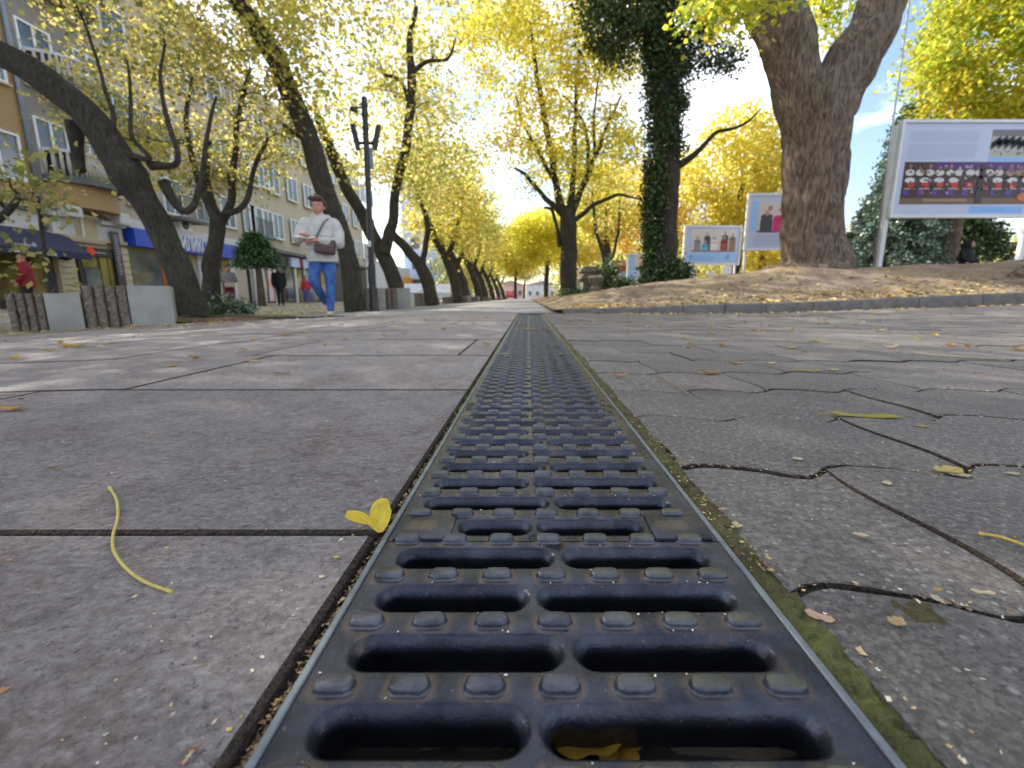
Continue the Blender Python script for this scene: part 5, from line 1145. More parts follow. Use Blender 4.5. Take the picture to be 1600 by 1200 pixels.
def draw_main(rect, disc):
    g = random.Random(4)
    for i in range(5): rect(.05, .90 - i * .022, .52 + g.uniform(-.01, .01), .907 - i * .022, (.36, .38, .55))
    for i in range(8): rect(.05, .765 - i * .021, g.uniform(.5, .52) if i < 7 else .3, .772 - i * .021, (.36, .38, .55))
    rect(.60, .64, 1.0, .93, (.42, .39, .36)); rect(.60, .86, 1, .93, (.16, .14, .14), 2)
    for i in range(9):
        u = .61 + i * .045; 
        for k in range(5): disc(u + k * .012, .76 + k * .015 + .01 * math.sin(i), .012, .045, (.07, .06, .07), 3, 8)
    for i in range(22): disc(g.uniform(.62, .98), g.uniform(.66, .72), .006, .012, (.22, .2, .2), 3, 6)
    rect(.60, .592, .95, .632, (.22, .45, .80)); rect(.53, .02, .9, .10, (.22, .42, .80)); rect(.62, .052, .78, .06, (.12, .3, .65), 2)
    rect(.04, .12, .965, .585, (.045, .02, .018)); rect(.25, .50, .965, .585, (.07, .01, .16), 2); rect(.04, .12, .965, .19, (.16, .085, .05), 2); rect(.2, .15, .5, .18, (.32, .19, .11), 3)
    for i in range(13):
        u = .085 + i * .068 + g.uniform(-.006, .006); disc(u, .535 - (.02 if i % 2 else 0), .012, .026, (.34, .14, .12), 4); disc(u, .468, .032, .035, (.6, .56, .52) if g.random() < .75 else (.3, .2, .15), 4)
    for i in range(9):
        u = .09 + i * .1; 
        if i not in (4,): disc(u, .385, .035, .03, (.62, .6, .6), 5)
        disc(u + .01, .335, .026, .03, (.55, .02, .02), 6); rect(u - .03, .285, u + .04, .30, (.5, .3, .26), 6); rect(u - .035, .22, u + .01, .28, (.10, .03, .28), 5)
    for i in range(150):
        c = g.choice([(.05, .025, .02), (.03, .015, .02), (.30, .13, .05), (.09, .03, .05), (.42, .36, .32), (.16, .07, .04)]); u_ = g.uniform(.06, .95); disc(u_, g.uniform(.24, .54), g.uniform(.004, .013), g.uniform(.008, .024), c, 7, 6)
    disc(.9, .2, .06, .05, (.55, .15, .02), 7); rect(.555, .13, .60, .56, (.03, .015, .015), 7)
x0 = at(1398, 300, 9.0).x; zt = at(1410, 192, 9.0).z; zb_ = at(1400, 336, 9.0).z
board('large white framed photo board with a stage orchestra picture at the right', x0, x0 + 2.75, zb_, zt, 9.0, R(0), mz(7.5, 9.0) + .0, draw_main, legs=(-.012, .985), legw=.085)
pl = empty('slanted_pole', at(1366, 412, 9.1), 0, 'thin pole leaning up past the left edge of the large board', 'pole'); tp = at(1424, -20, 9.1) - pl.location
MB().tube([(0, 0, -.2), tuple(tp * .5), tuple(tp)], [.022, .018, .014], 8).build('shaft', SILV, pl, smooth=True)
def draw_three(rect, disc):
    rect(.03, .02, .97, .30, (.32, .52, .82)); rect(.11, .07, .55, .22, (.25, .46, .78), 2); rect(.11, .32, .93, .95, (.6, .56, .53), 2); rect(.11, .32, .93, .36, (.24, .14, .12), 3)
    for u, c, h in ((.22, (.25, .24, .26), .72), (.36, (.12, .45, .65), .60), (.40, (.08, .08, .1), .82), (.53, (.72, .7, .68), .70), (.71, (.30, .05, .03), .72), (.73, (.08, .07, .08), .85), (.87, (.25, .17, .1), .80)):
        l = 4 if h > .75 else 6; rect(u - .06, .36, u + .06, h - .1, c, l); disc(u, h - .1, .06, .05, c, l); disc(u, h, .022, .045, (.5, .28, .2), l + 1)
    for k in range(6): disc(.80 + .03 * math.cos(k), .17 + .05 * math.sin(k), .02, .03, (.16, .35, .65), 3, 7)
def fit(p0, p1, pt, pb, Y): return at(p0, 380, Y).x, at(p1, 380, Y).x, at((p0 + p1) / 2, pb, Y).z, at((p0 + p1) / 2, pt, Y).z
a_ = fit(1071, 1157, 355, 411, 14.5); board('board with a line of posing performers between the ivy tree and the old trunk', a_[0], a_[1], a_[2], a_[3], 14.5, R(3), mz(5.4, 14.5), draw_three, fw=.06)
def draw_duo(rect, disc):
    rect(.06, .33, .22, .9, (.32, .5, .85)); rect(.2, .30, .98, .88, (.62, .52, .48), 2); rect(.2, .30, .98, .34, (.25, .1, .12), 3); rect(.26, .31, .52, .56, (.05, .05, .06), 4); disc(.39, .60, .13, .06, (.05, .05, .06), 4); disc(.39, .67, .05, .05, (.55, .25, .18), 5); disc(.45, .76, .05, .05, (.35, .2, .16), 5)
    rect(.53, .31, .8, .56, (.62, .02, .16), 4); disc(.66, .58, .13, .05, (.62, .02, .16), 4); disc(.68, .73, .05, .05, (.5, .25, .2), 5); rect(.15, .04, .9, .26, (.45, .46, .62), 2)
a_ = fit(1166, 1236, 306, 388, 12.5); board('tall board with a pink dressed performer, half hidden by the old trunk', a_[0], a_[1], a_[2], a_[3], 12.5, R(-4), mz(6.2, 12.5), draw_duo, fw=.06)
def draw_one(rect, disc): rect(.0, .0, .25, 1, (.28, .48, .85)); rect(.28, .42, .97, .95, (.6, .5, .46)); rect(.28, .42, .97, .55, (.05, .05, .07), 2); rect(.5, .55, .64, .8, (.5, .2, .1), 3); disc(.57, .85, .06, .06, (.5, .28, .2), 4)
a_ = fit(983, 1024, 398, 440, 22); board('small pale blue board just left of the ivy trunk', a_[0], a_[1], a_[2], a_[3], 22, 0, .2, draw_one, fw=.06)
def draw_row(rect, disc): 
    rect(0, 0, 1, .4, (.32, .52, .85)); rect(.05, .42, .95, .95, (.5, .4, .38)); 
    for k in range(7): rect(.08 + k * .12, .44, .17 + k * .12, .75, (.3, .04, .05), 2)
a_ = fit(962, 981, 408, 436, 27); board('tiny far board with a red clad group photo', a_[0], a_[1], a_[2], a_[3], 27, 0, .2, draw_row, fw=.05)
# small low banners / stands under the boards
for i, (p0, p1, pt, pb, Y, c, lab) in enumerate(((1066, 1086, 416, 424, 13.5, (.13, .07, .38), 'small purple notice hanging below the performers board'), (1082, 1090, 424, 436, 20, (.8, .8, .78), 'narrow white stand far behind the performers board'), (1112, 1122, 424, 437, 20, (.7, .7, .72), 'second narrow white stand in the park'), (1132, 1147, 416, 436, 20, (.85, .86, .88), 'wide white stand in the park beyond the boards'))):
    a_ = fit(p0, p1, pt, pb, Y); g0 = min(a_[2], mz(a_[0], Y)); r_ = empty('notice_stand', (a_[0], Y, a_[2]), 0, lab, 'notice'); q = MB(); q.box(0, a_[1] - a_[0], 0, .04, 0, a_[3] - a_[2], c); q.build('panel', VC, r_)
    for u in (.1, .9): MB().box((a_[1] - a_[0]) * u - .02, (a_[1] - a_[0]) * u + .02, .042, .07, -1.0, .1).build('leg', WHITEM, r_)

# ================================================================ STONE PEDESTAL, SHRUBS, ROOT
STONE = pm('weathered_stone', (.30, .255, .20), (.17, .14, .115), 5, .95, .8, 40, .02)
c = mb_(920, 14.6); r_ = empty('stone_pedestal', c, R(8), 'weathered stone pedestal beside the fanning yellow tree', 'pedestal')
for k, (w_, z0, z1) in enumerate(((.30, 0, .14), (.24, .142, .42), (.33, .422, .52), (.27, .522, .64), (.33, .642, .74), (.25, .742, .82))): MB().box(-w_, w_, -w_, w_, z0, z1, bev=.025).build('stone_course', STONE, r_)
c = mb_(931, 14.1); r_ = empty('stone_stool', c, 0, 'small round carved stone stump in front of the pedestal', 'stone'); MB().tube([(0, 0, 0), (0, 0, .05), (0, 0, .22), (0, 0, .30), (0, 0, .46), (0, 0, .52)], [.24, .22, .15, .22, .27, .18], 16).build('stone', STONE, r_, smooth=30)
c = mb_(906, 15.2); r_ = empty('white_slab', c, R(-6), 'pale leaning slab left of the stone pedestal', 'stone slab'); MB().box(-.15, .15, -.05, .05, 0, .52, bev=.02).build('slab', WHST, r_)
def shrub(label, px, Y, h, r, pal, seed, n=50, size=.08, mat=IVY):
    c = mb_(px, Y) if px > 850 else gp(px, 470, Y); rr = empty('shrub', c, 0, label, 'shrub'); g = random.Random(seed); br = MB(); S = []
    for k in range(n):
        a = g.uniform(0, 6.28); q = g.random() ** .6 * r; z = g.uniform(.1, 1) * h * (1.15 - q / r * .5); p = (math.cos(a) * q, math.sin(a) * q, z); S.append(p)
        if k % 3 == 0: br.tube([(0, 0, 0), (p[0] * .4, p[1] * .4, z * .5), p], [.012, .008, .004], 3)
    tag(br.build('stems', BARK3, rr), kind='stuff'); tag(leaf_cloud('foliage', S, 22, (.08, .08, .07), size, pal, mat, seed, parent=rr), kind='stuff')
shrub('dark green upright shrub right of the stone pedestal', 952, 14.2, 1.0, .35, CON, 101); shrub('low dark shrub before the small blue board', 975, 13.4, .38, .28, CON, 102, 30); shrub('spreading low shrub at the foot of the crooked tree', 345, 8.6, .32, .55, SPR + CON, 103, 46)
shrub('green tuft at the base of the fanning yellow tree', 905, 13.2, .16, .7, CON, 104, 40, .06)
# root flare at the right edge
c = Vector((7.95, 6.95, mz(7.95, 6.95))); rr = empty('edge_tree_root', c, 0, 'gnarled brown root and trunk foot entering at the right edge', 'tree root')
q = MB(); q.tube([(-.75, .05, -.06), (-.55, 0, .02), (-.3, .02, .1), (0, .1, .22), (.3, .1, .5), (.45, .1, 1.4), (.5, .1, 3.2)], [.03, .09, .14, .22, .36, .34, .32], 14, jit=lambda i, a, p: 1 + .25 * noise.noise(Vector((math.cos(a) * 2, math.sin(a) * 2, p.x * 6)))); q.tube([(-.6, -.35, -.08), (-.3, -.25, .0), (0, -.1, .12), (.3, 0, .3)], [.03, .07, .12, .2], 10)
q.build('root', BARK2, rr, smooth=True)
# soil patch and hose by the leaning tree
sx, sy = at_z(300, 503, -.1).x, 5.6
q = MB(); n = 26; V = [(0, 0, .05)]; Fs = []
for j in range(1, 7):
    for i in range(n): a = 6.2832 * i / n; rr_ = j / 6 * (1 + .15 * noise.noise(Vector((math.cos(a) * 2, math.sin(a) * 2, 0)))); V.append((math.cos(a) * 1.25 * rr_, math.sin(a) * .62 * rr_, .06 * (1 - (j / 6) ** 2) + .02 * noise.noise(Vector((math.cos(a) * rr_ * 5, math.sin(a) * rr_ * 5, 2)))))
Fs += [(0, 1 + i, 1 + (i + 1) % n) for i in range(n)] + [(1 + (j - 1) * n + i, 1 + j * n + i, 1 + j * n + (i + 1) % n, 1 + (j - 1) * n + (i + 1) % n) for j in range(1, 6) for i in range(n)]
TS = m_litter('tree_pit_soil', (.075, .04, .028), (.15, .08, .05), (.32, .22, .07), 30)
o = q.add(V, Fs).build('tree_pit', TS, None, smooth=True); o.location = (-3.9, 6.05, gz(-3.9) + .006); tag(o, kind='structure')
o = MB().tube([(-.55, -.25, .05), (-.2, -.32, .045), (.2, -.28, .04), (.6, -.34, .03), (1.1, -.28, .03), (1.45, -.1, .03)], .014, 8).build('black_hose', BLACKM, None, smooth=True); o.location = (-3.9, 6.05, gz(-3.5)); tag(o, 'black hose lying along the leaf strewn soil below the leaning tree', 'hose')
# parked cars far away
def car(label, x, y, rz, colr, group='cars parked far down the street'):
    r_ = empty('parked_car', (x, y, gz(x)), rz, label, 'car', group); pr = [(-2.1, .3), (-2.1, .75), (-1.9, .9), (-1.25, .95), (-.75, 1.42), (.75, 1.45), (1.35, 1.0), (2.0, .85), (2.12, .6), (2.12, .3)]
    MB().prism(pr, -.85, .85, 'y').build('body', pm('car_paint_%d' % int(colr[0] * 99), colr, None, 3, .25, 0), r_); MB().prism([(-1.1, .97), (-.7, 1.36), (.68, 1.39), (1.15, 1.02)], -.86, .86, 'y').build('windows', GLASS, r_)
    for sx in (-1.35, 1.35):
        for sy in (-.8, .8): w_ = MB().tube([(sx, sy - .1, .32), (sx, sy + .1, .32)], .32, 16).build('wheel', BLACKM, r_)
car('silver white car between the block pairs', -8.6, 36, R(80), (.7, .72, .75)); car('white car right of the lone ribbed block', -6.9, 37, R(90), (.8, .8, .8)); car('dark blue car deep in the street', -7.6, 52, R(90), (.05, .07, .2)); car('red car near the vanishing point', -3.5, 90, R(90), (.5, .04, .04))

# ================================================================ FALLEN LEAVES AND TWIGS
def leaf_obj(name, label, px, py, length, width, rz, col, kind='ovate', curl=.2, fold=.25, roll=0, pitch=0, lift=.002, petiole=.0, group=None, torn=0, seed=1, pos=None, wave_=.06):
    g = random.Random(seed); n, m = 18, 8; V = []; Fs = []; C = []
    for i in range(n + 1):
        u = i / n; w_ = math.sin(math.pi * min(1, max(0, u * .97 + .02))) ** (.75 if kind == 'ovate' else .55)
        if kind == 'lobed': w_ *= .62 + .38 * abs(math.sin(u * math.pi * 3.2 + .4))
        if kind == 'strap': w_ = min(1, 7 * u + .1) * min(1, 6 * (1 - u) + .05) * (.85 + .15 * math.sin(u * 9))
        for j in range(m + 1):
            v = j / m * 2 - 1; e = 1 - torn * max(0, noise.noise(Vector((u * 6 + seed, v * 3, 0)))) * (abs(v) > .6) * 1.3
            x = (u - .5) * length; y = v * width / 2 * w_ * e; z = curl * length * ((u - .5) * 2) ** 2 * .5 + fold * abs(v) * width * w_ * .5 + wave_ * width * noise.noise(Vector((u * 4, v * 2, seed)))
            V.append((x, y, z)); t = .85 + .3 * noise.noise(Vector((u * 5, v * 4, seed + 9))); br = .75 if abs(v) < .01 else 1; C.append((col[0] * t * br, col[1] * t * br, col[2] * t * br))
    Fs = [(i * (m + 1) + j, (i + 1) * (m + 1) + j, (i + 1) * (m + 1) + j + 1, i * (m + 1) + j + 1) for i in range(n) for j in range(m)]
    mb = MB(); mb.v = V; mb.f = Fs; mb.c = C
    rot = Matrix.Rotation(rz, 4, 'Z') @ Matrix.Rotation(pitch, 4, 'Y') @ Matrix.Rotation(roll, 4, 'X')
    mb.v = [tuple(rot @ Vector(v)) for v in mb.v]
    zm = min(v[2] for v in mb.v); 
    c = pos or at_z(px, py, 0); c = Vector(c); c.z = (gz(c.x) if pos is None else c.z)
    if pos is None and (c.x > 3 or c.x < -1): c = at_z(px, py, gz(c.x)); c.z = gz(c.x)
    mb.v = [(a, b, d - zm + lift) for a, b, d in mb.v]
    if petiole: 
        e = rot @ Vector((-length / 2, 0, curl * length * .5)); e.z += -zm + lift; d = rot @ Vector((-1, .15, 0)); mb.tube([e, e + d * petiole * .5 - Vector((0, 0, e.z * .5)), e + d * petiole - Vector((0, 0, e.z - .0015))], [.0011, .0009, .0013], 6, tuple(q * .9 for q in col))
    o = mb.build(name, HLEAF, None, smooth=True); o.location = c; tag(o, label, 'leaf', group); return o
Yl = (.78, .56, .05); Cr = (.72, .60, .38); Or = (.66, .36, .07); Pk = (.70, .50, .38); Yd = (.55, .42, .06)
# the curled hero leaf on the slab edge
hp = at_z(578, 826, 0)
def hero():
    V = []; Fs = []; C = []; n, m = 26, 10
    for i in range(n + 1):
        u = i / n
        # spine: small scoop lobe on the left, dips, then a large blade rising to the right
        if u < .38: s = u / .38; cx = -.0205 + .0215 * s; cz = .0105 - .0085 * s; w_ = .0066 * math.sin(math.pi * (s * .8 + .12)) ** .7; tilt = .7
        else: s = (u - .38) / .62; cx = .001 + .0175 * s; cz = .002 + .0160 * s ** 1.1; w_ = .0132 * math.sin(math.pi * (s * .88 + .06)) ** .62 + .0008; tilt = .95
        for j in range(m + 1):
            v = j / m * 2 - 1; 
            x = cx + v * w_ * (-.40 if u > .38 else .05); z = cz + (abs(v) ** 2) * .0014 + v * w_ * math.sin(tilt) * (.85 if u > .38 else .6); y = v * w_ * math.cos(tilt) + .002 * math.sin(u * 7)
            V.append((x, y, z)); t = .92 + .2 * noise.noise(Vector((u * 6, v * 4, 1))); ed = 1.12 if abs(v) > .9 else 1; C.append((.86 * t * ed, .64 * t * ed, .03))
    Fs = [(i * (m + 1) + j, (i + 1) * (m + 1) + j, (i + 1) * (m + 1) + j + 1, i * (m + 1) + j + 1) for i in range(n) for j in range(m)]
    zm = min(v[2] for v in V); V = [(a, b, c + .0008 - zm) for a, b, c in V]; mb = MB(); mb.v, mb.f, mb.c = V, Fs, C
    o = mb.build('fallen_leaf', HLEAF, None, smooth=True); o.location = hp; tag(o, 'bright yellow curled leaf standing on the left slab edge beside the grate', 'leaf')
hero()
LD = [(1352, 652, .115, .030, R(-12), (.50, .40, .05), 'strap', .12, .2, 'long olive yellow leaf lying crosswise on the right pavers', .02),
 (1480, 738, .036, .026, R(10), (.66, .52, .16), 'lobed', .3, .3, 'curled pale yellow leaf at right, lit on top, resting on a second scrap', 0), (1498, 744, .024, .018, R(-20), Cr, 'lobed', .25, .2, 'cream scrap tucked under the curled leaf at right', 0),
 (1440, 668, .022, .011, R(-8), Yd, 'ovate', .3, .3, 'small tan leaf just right of the long olive leaf', 0), (1145, 822, .018, .013, R(-10), Cr, 'lobed', .1, .1, 'cream leaf scrap by the moss near the lug plate', 0),
 (1280, 967, .0175, .0085, R(-35), Pk, 'strap', .3, .2, 'pinkish cream leaf piece lying on the moss at lower right', 0), (1400, 974, .012, .010, R(20), (.62, .45, .2), 'lobed', .2, .1, 'tan scrap left of the square moss plug', 0),
 (1345, 838, .0125, .007, R(-25), Cr, 'ovate', .15, .2, 'cream oval scrap in the middle of a right paver', 0), (1246, 718, .013, .012, R(0), (.7, .68, .5), 'lobed', .05, .05, 'pale triangular scrap on the second paver row', 0),
 (1386, 757, .013, .011, R(60), Cr, 'lobed', .3, .2, 'cream scrap standing in the wavy joint at right', 0), (1582, 742, .016, .010, R(0), Cr, 'lobed', .2, .2, 'cream scrap close to the right photo edge', 0),
 (968, 589, .048, .018, R(8), Or, 'ovate', .9, .7, 'curled orange leaf right beside the grate rail', 0), (1110, 585, .062, .022, R(-5), (.52, .32, .10), 'ovate', .9, .8, 'brown rolled leaf on the pavers beyond the twig', .015),
 (1265, 580, .075, .013, R(-4), Yl, 'strap', .1, .4, 'yellow strap shaped leaf lying left of a crumpled one', .015), (1301, 580, .036, .026, R(15), Cr, 'lobed', .5, .4, 'crumpled pale leaf at the tip of the yellow strap leaf', 0),
 (1150, 569, .060, .020, R(-5), (.55, .36, .13), 'ovate', .5, .5, 'tan leaf behind the rolled brown one', 0), (1202, 569, .050, .024, R(20), Cr, 'lobed', .4, .3, 'light crumpled leaf right of the tan leaf', 0),
 (1234, 545, .06, .035, R(5), (.66, .55, .25), 'lobed', .5, .5, 'pale star like leaf on the far pavers', 0), (1374, 518, .09, .055, R(0), Cr, 'lobed', .5, .5, 'large pale leaf on the sunlit band of pavers', .02), (1484, 541, .06, .03, R(30), Or, 'ovate', .6, .6, 'orange brown leaf on the far right pavers', 0),
 (1276, 534, .065, .03, R(0), Yd, 'ovate', .4, .4, 'olive leaf beyond the star like leaf', 0), (1070, 530, .065, .022, R(-8), Yd, 'ovate', .6, .5, 'curved yellow leaf near the kerb side of the pavers', 0), (1082, 538, .05, .025, R(0), Or, 'ovate', .4, .4, 'orange leaf in front of the curved yellow leaf', 0),
 (1590, 547, .06, .04, R(0), Or, 'lobed', .4, .4, 'tan leaf cut by the right photo edge', 0), (1356, 541, .04, .02, R(0), (.35, .42, .08), 'ovate', .2, .2, 'greenish leaf flat on the far pavers', 0),
 (830, 516, .10, .03, R(-3), Yl, 'strap', .3, .5, 'yellow leaf lying across the far grate', .03), (818, 507, .07, .035, R(0), (.5, .25, .06), 'ovate', .5, .5, 'brown leaf on the far grate behind the yellow one', 0), (856, 517, .05, .03, R(20), (.5, .3, .08), 'ovate', .6, .5, 'small brown leaf at the right of the far grate', 0), (890, 508, .05, .03, R(30), Or, 'ovate', .8, .6, 'orange leaf just right of the far grate', 0), (791, 558, .02, .014, R(0), Cr, 'lobed', .2, .2, 'white scrap on the left part of the grate', 0),
 (399, 566, .040, .030, R(20), (.72, .52, .28), 'lobed', .5, .4, 'cream crumpled leaf in the middle of the left slabs', 0), (268, 573, .045, .022, R(0), Yd, 'ovate', .4, .5, 'small yellow brown leaf left of the cream one', 0), (441, 585, .05, .012, R(4), (.25, .14, .05), 'strap', .4, .5, 'dark thin curled leaf on the left slabs', 0), (119, 540, .10, .04, R(10), Yl, 'lobed', .7, .7, 'arched yellow leaf at left on the far slabs', .03),
 (20, 641, .045, .025, R(0), Or, 'lobed', .5, .4, 'golden crumpled leaf cut by the left photo edge', .01), (34, 625, .014, .010, R(0), (.03, .025, .03), 'ovate', .6, .5, 'tiny black curled scrap near the left edge', 0), (84, 733, .010, .008, R(30), (.16, .05, .035), 'ovate', .6, .4, 'dark red scrap on the large near slab', 0), (447, 524, .09, .03, R(0), Or, 'ovate', .4, .4, 'yellow brown leaf far out on the left slabs', .02),
 (174, 534, .07, .04, R(0), Cr, 'lobed', .5, .4, 'pale leaf right of the arched yellow leaf', 0), (482, 526, .06, .03, R(0), Cr, 'lobed', .4, .4, 'cream leaf right of the far yellow brown leaf', 0), (1180, 518, .06, .03, R(0), Or, 'ovate', .5, .4, 'tan leaf at the front edge of the sunlit band', 0), (1535, 928, .016, .005, R(-10), Cr, 'strap', .2, .2, 'thin cream strip on the paver at lower right', 0), (1463, 938, .006, .010, R(0), Cr, 'lobed', .1, .1, 'white scrap at the right side of the moss plug', 0), (1465, 923, .007, .004, R(0), Or, 'lobed', .1, .1, 'orange scrap above the moss plug', 0)]
for i, (px, py, L_, W_, rz, col, kind, curl, fold, lab, pet) in enumerate(LD):
    leaf_obj('fallen_leaf', lab, px, py, L_ * .95, W_, rz, col, kind, curl * .55, fold * .7, petiole=pet, torn=.5, seed=i + 3, lift=.0012 if not 780 < px < 870 else .004)
# stems and twigs
def stem(name, label, pts, r, col, cat='stem'):
    P = [at_z(px, py, 0) for px, py in pts]; P = [Vector((p.x, p.y, gz(p.x) + h)) for p, h in zip(P, [r * 1.05 + .0035 * math.sin(math.pi * i / (len(pts) - 1)) for i in range(len(pts))])]
    c = P[0].copy(); out = []
    for i in range(len(P) - 1):
        a = P[max(i - 1, 0)]; b = P[i]; e = P[i + 1]; d = P[min(i + 2, len(P) - 1)]
        for k in range(5): t = k / 5; out.append(.5 * ((2 * b) + (e - a) * t + (2 * a - 5 * b + 4 * e - d) * t * t + (3 * b - a - 3 * e + d) * t ** 3) - c)
    out.append(P[-1] - c); n = len(out); rr = [r * (1.0 + .12 * noise.noise(Vector((i * .7, 0, 0)))) * (1.5 if i < 2 else 1) * (1.15 if i > n - 3 else 1) for i in range(n)]
    o = MB().tube(out, rr, 9, jit=lambda i, a, p: 1).build(name, pm('stem_%s' % cat.replace(' ', '_') + str(int(col[0] * 99)), col, tuple(q * .7 for q in col), 220, .55, .3, 400, .001), None, smooth=True); o.location = c; tag(o, label, cat); return o
stem('leaf_stalk', 'curved yellow leaf stalk lying over the joint of the left slabs', [(171, 763), (183, 785), (185, 815), (178, 845), (180, 870), (198, 895), (228, 915), (270, 928)], .0012, (.52, .40, .09), 'leaf stalk')
stem('leaf_stalk', 'straight yellow stalk entering from the right photo edge', [(1529, 836), (1560, 846), (1600, 860), (1650, 876)], .0012, (.62, .42, .05), 'leaf stalk')
stem('twig', 'thin brown twig with a kink on the right pavers', [(1026, 587), (1046, 600), (1062, 608), (1075, 618)], .0013, (.30, .20, .12), 'twig')
stem('twig', 'long thin stick lying flat on the far right pavers', [(1430, 554), (1480, 559), (1530, 562), (1570, 563)], .003, (.42, .33, .2), 'twig')
stem('twig', 'short straw bit on the big near left slab', [(226, 684), (240, 680), (251, 677)], .0006, (.45, .33, .2), 'twig')
# leaves lying inside the channel on a bed of wet debris
V=[];nx_,ny_=12,160
for j in range(ny_+1):
    for i in range(nx_+1):
        x=-.1245+.249*i/nx_; y=.02+5.8*(j/ny_)**1.6; V.append((x,y,-.041+.006*noise.noise(Vector((x*25,y*25,0)))+.003*noise.noise(Vector((x*90,y*90,0)))))
Fq=[(j*(nx_+1)+i,j*(nx_+1)+i+1,(j+1)*(nx_+1)+i+1,(j+1)*(nx_+1)+i) for j in range(ny_) for i in range(nx_)]
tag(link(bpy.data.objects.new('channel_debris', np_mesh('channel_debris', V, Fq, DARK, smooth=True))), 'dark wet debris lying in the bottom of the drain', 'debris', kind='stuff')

cl_ = [at_z(px, py, -.034) for px, py in ((905, 1172), (975, 1172), (785, 1165), (1050, 1055), (825, 1052), (1000, 1050))]
for i, (x, y, s) in enumerate([(c.x, c.y + .006, s) for c, s in zip(cl_, (.062, .045, .03, .022, .03, .018))]):
    leaf_obj('channel_leaf', ['large golden leaf inside the drain under the nearest right slot', 'amber leaf beside the large one inside the drain', 'green yellow leaf bit under the nearest left slot', 'leaf inside the channel below the second right slot', 'leaf inside the channel below the second left slot', 'leaf deep in the channel by the lug plate'][i], 0, 0, s, s * .7, i * 1.3, [(.55, .33, .04), (.55, .28, .04), (.3, .3, .08), (.45, .3, .1), (.45, .35, .1), (.4, .3, .1)][i], 'lobed', .2, .2, seed=i + 90, pos=(x, y, -.0345), roll=-.2)
# scattered small leaves: one object each, alike
pal = [Yl, Cr, Or, Yd, (.60, .45, .2), (.45, .28, .1)]; metas = []
for i in range(8):
    o = leaf_obj('small_fallen_leaf', None, 0, 0, .045, .026, 0, pal[i % 6], ['ovate', 'lobed', 'strap'][i % 3], .45, .5, torn=.4, seed=200 + i, pos=(0, 0, 0)); metas.append(o.data); bpy.data.objects.remove(o)
g = random.Random(12); cnt = 0
while cnt < 190:
    px = g.uniform(0, 1600); Yd_ = 1.3 + 4.4 * g.random() ** .7; x = (px - PX) / F * Yd_ * 1.02
    if abs(x) < .16 or x < -4.3 or x > 7: continue
    if x < 0 and g.random() < .45: continue
    o = bpy.data.objects.new('small_fallen_leaf', metas[g.randrange(8)]); o.location = (x, Yd_, gz(x) + .001); o.rotation_euler = (g.uniform(-.15, .15), g.uniform(-.15, .15), g.uniform(0, 6.28)); s = g.uniform(.45, 1.15); o.scale = (s, s, s * 1.1); link(o)
    mi = metas.index(o.data); cn = ['bright yellow oval', 'cream lobed', 'orange narrow', 'olive yellow oval', 'tan lobed', 'brown narrow', 'yellow lobed', 'cream narrow'][mi]
    where = ('left slabs' if x < 0 else 'right pavers') + (' near the camera' if Yd_ < 2.6 else ' midway' if Yd_ < 4.2 else ' far off') + ( ', close to the drain' if abs(x) < 1.2 else ', well off the drain')
    tag(o, 'small %s leaf on the %s' % (cn, where), 'leaf', 'small %s leaves on the %s' % (cn, where)); cnt += 1
# crumbs of leaf and stone as uncounted litter
def litter(name, label, n, sampler, smin, smax, cols, seed, thick=.35):
    g = random.Random(seed); V = []; C = []; Fq = []
    for k in range(n):
        x, y, z = sampler(g); s = g.uniform(smin, smax) * (1 if g.random() < .85 else 1.6); a = g.uniform(0, 6.28); ca, sa = math.cos(a), math.sin(a); e = g.uniform(.25, .7); c = g.choice(cols); t = g.uniform(.7, 1.2); b = len(V)
        for (u, v, w_) in ((-1, 0, g.uniform(0, thick)), (0, -e, 0), (1, 0, g.uniform(0, thick)), (0, e, g.uniform(0, thick))): V.append((x + s * (u * ca - v * sa), y + s * (u * sa + v * ca), z + s * w_)); C.append((c[0] * t, c[1] * t, c[2] * t, 1))
        Fq.append((b, b + 1, b + 2, b + 3))
    o = link(bpy.data.objects.new(name, np_mesh(name, V, Fq, VCR, C))); tag(o, label, 'litter', kind='stuff'); return o
BRN = [(.16, .09, .05), (.28, .17, .09), (.10, .055, .03), (.40, .27, .15), (.5, .36, .14), (.22, .12, .06)]
def s_left(g): y = .1 + 5.6 * g.random() ** 1.6; return (g.uniform(-.1515, -.1438), y, -.0105 + g.uniform(0, .005))
litter('joint_leaf_litter', 'brown leaf crumbs packed in the joint left of the drain', 6500, s_left, .0007, .0022, BRN, 1, .9)
def s_right(g): y = .3 + 5.4 * g.random() ** 1.3; return (g.uniform(.1445, .168), y, g.uniform(-.001, .003))
litter('moss_edge_litter', 'brown leaf crumbs on the mossy joint right of the drain', 2200, s_right, .0008, .0025, BRN, 2, .7)
def s_pav(g):
    d = .16 + 3.5 * g.random() ** 2; x = g.uniform(-1.3, 1.25) * (d + .12)
    if abs(x) < .155: x = .17 if x > 0 else -.17
    return (x, d, gz(x) + .0012)
litter('paving_crumbs', 'tiny pale crumbs and leaf bits scattered on the paving', 900, s_pav, .0007, .0021, [(.62, .5, .36), (.5, .36, .2), (.66, .58, .42), (.35, .16, .08), (.6, .4, .12)], 3, .3)
def s_wave(g):
    j = g.randrange(0, 9); x = g.uniform(.17, 1.6 + j * .3); y = .27 - PH + (j + .0) * PH + .002 + wave(x - .162 + (PW / 2 if j % 2 == 0 else 0)) + g.gauss(0, .0035); return (x, y, g.uniform(-.002, .0012))
litter('paver_joint_litter', 'brown leaf crumbs caught in the wavy joints of the right pavers', 5500, s_wave, .0008, .0028, BRN + [(.6, .5, .34)], 4, .5)
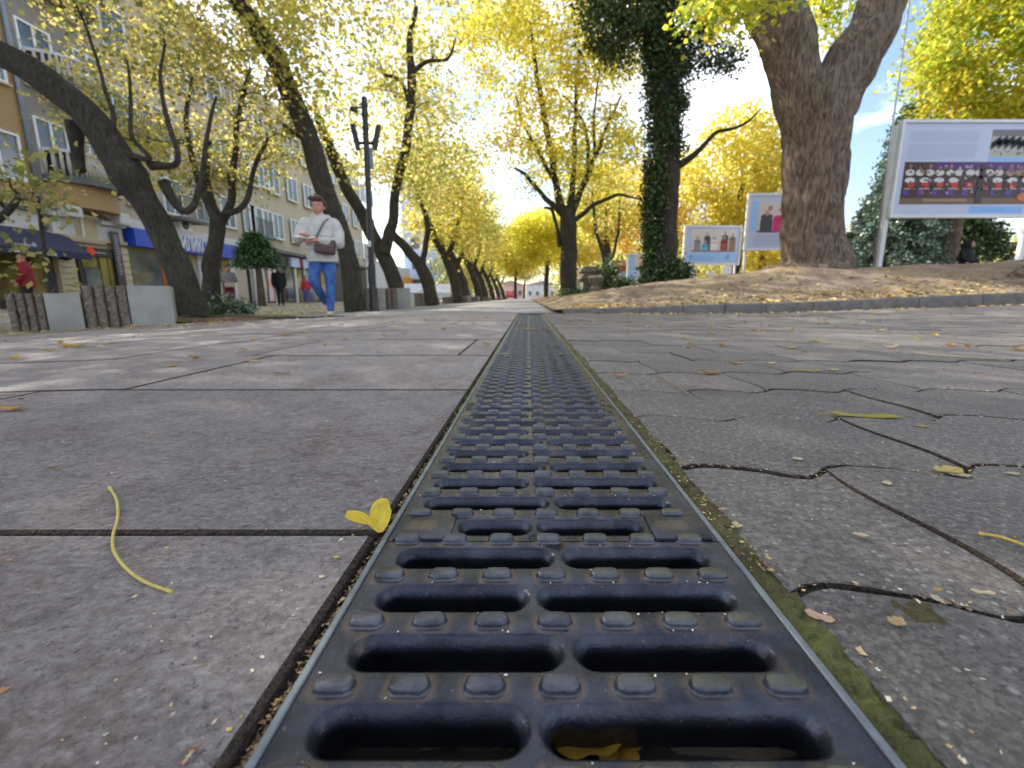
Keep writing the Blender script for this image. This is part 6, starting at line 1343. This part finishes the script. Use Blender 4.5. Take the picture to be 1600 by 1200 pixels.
def s_grate(g): x = g.uniform(-.135, .135); return (x, .3425 + .0475 * round((-.19 + 2.2 * g.random() ** 1.4) / .0475) + g.choice([-1, 1]) * g.uniform(.0065, .0088), .0005)
litter('grate_specks', 'pale specks lying on the cast iron grate', 260, s_grate, .0004, .0011, [(.7, .65, .5), (.8, .78, .7)], 6, .2)
def s_kerb(g): x = g.uniform(.35, 9.5); y = float(np.interp(x, KX, KY)) + .16 + abs(g.gauss(0, .5)); y = y if g.random() < .86 else g.uniform(6.2, 9); return (x, y, mzz(x, y) + .006)
litter('kerb_leaf_drift', 'drift of yellow leaves lying behind the kerb and over the earth', 2200, s_kerb, .015, .038, [(.6, .42, .08), (.55, .35, .07), (.7, .55, .25), (.3, .17, .07), (.5, .4, .15)], 7, .5)
def s_gut(g): x = g.uniform(.3, 9); return (x, float(np.interp(x, KX, KY)) - abs(g.gauss(0, .12)) - .01, gz(x) + .002)
litter('gutter_leaves', 'leaves gathered along the foot of the kerb', 520, s_gut, .012, .03, [(.6, .42, .08), (.55, .35, .07), (.7, .55, .25), (.3, .17, .07)], 8, .4)
def s_row(g): y = 4.2 + 50 * g.random() ** 2; x = -4.25 - g.gauss(0, .25) if y > 6 else at(g.uniform(0, 420), 470, 4.4 + g.random() * 1.3).x; return (max(-9, min(-2.6, x)), y if y > 6 else 4.45 + g.uniform(-.35, 1.6), gz(x) + .006)
litter('left_leaf_drift', 'yellow leaves drifted along the blocks and trees on the left', 1800, s_row, .014, .034, [(.6, .42, .08), (.55, .35, .07), (.7, .55, .25), (.3, .17, .07)], 9, .4)
def s_sw(g): y = 5 + 30 * g.random() ** 1.3; x = -4.6 - 12 * g.random(); return (x, y, gz(x) + .008)
litter('sidewalk_leaves', 'yellow leaves strewn over the sidewalk before the shops', 5000, s_sw, .02, .045, [(.6, .42, .08), (.55, .40, .10), (.7, .6, .3)], 10, .4)
def s_far(g): y = 6 + 40 * g.random() ** 1.6; return (g.uniform(.25, .95) + g.gauss(0, .15), y, max(0, mzz(.5, y)) * .0 + .02 + (mzz(max(.31, .6), y) if y > 6 else 0) * .5)
# grass sprouts in the left joint
sp = empty('weed_tuft', (-.148, .86, -.006), 0, 'bright green weed tuft sprouting in the joint left of the grate', 'weed')
for k in range(34):
    g_ = random.Random(k); x, y = g_.uniform(-.004, .004), g_.choice([g_.uniform(-.12, -.04), g_.uniform(.0, .06), g_.uniform(.1, .16)]); a = g_.uniform(0, 6.28); l = g_.uniform(.006, .014); d = Vector((math.cos(a), math.sin(a), 0))
    if k == 0: wt = MB()
    p = Vector((x, y, 0)); wt.add([p - d.cross(Vector((0, 0, 1))) * .001, p + d.cross(Vector((0, 0, 1))) * .001, p + d * l * .8 + Vector((0, 0, l))], [(0, 1, 2)], (.16, .30, .04))
tag(wt.build('blades', VCR, sp), kind='stuff')
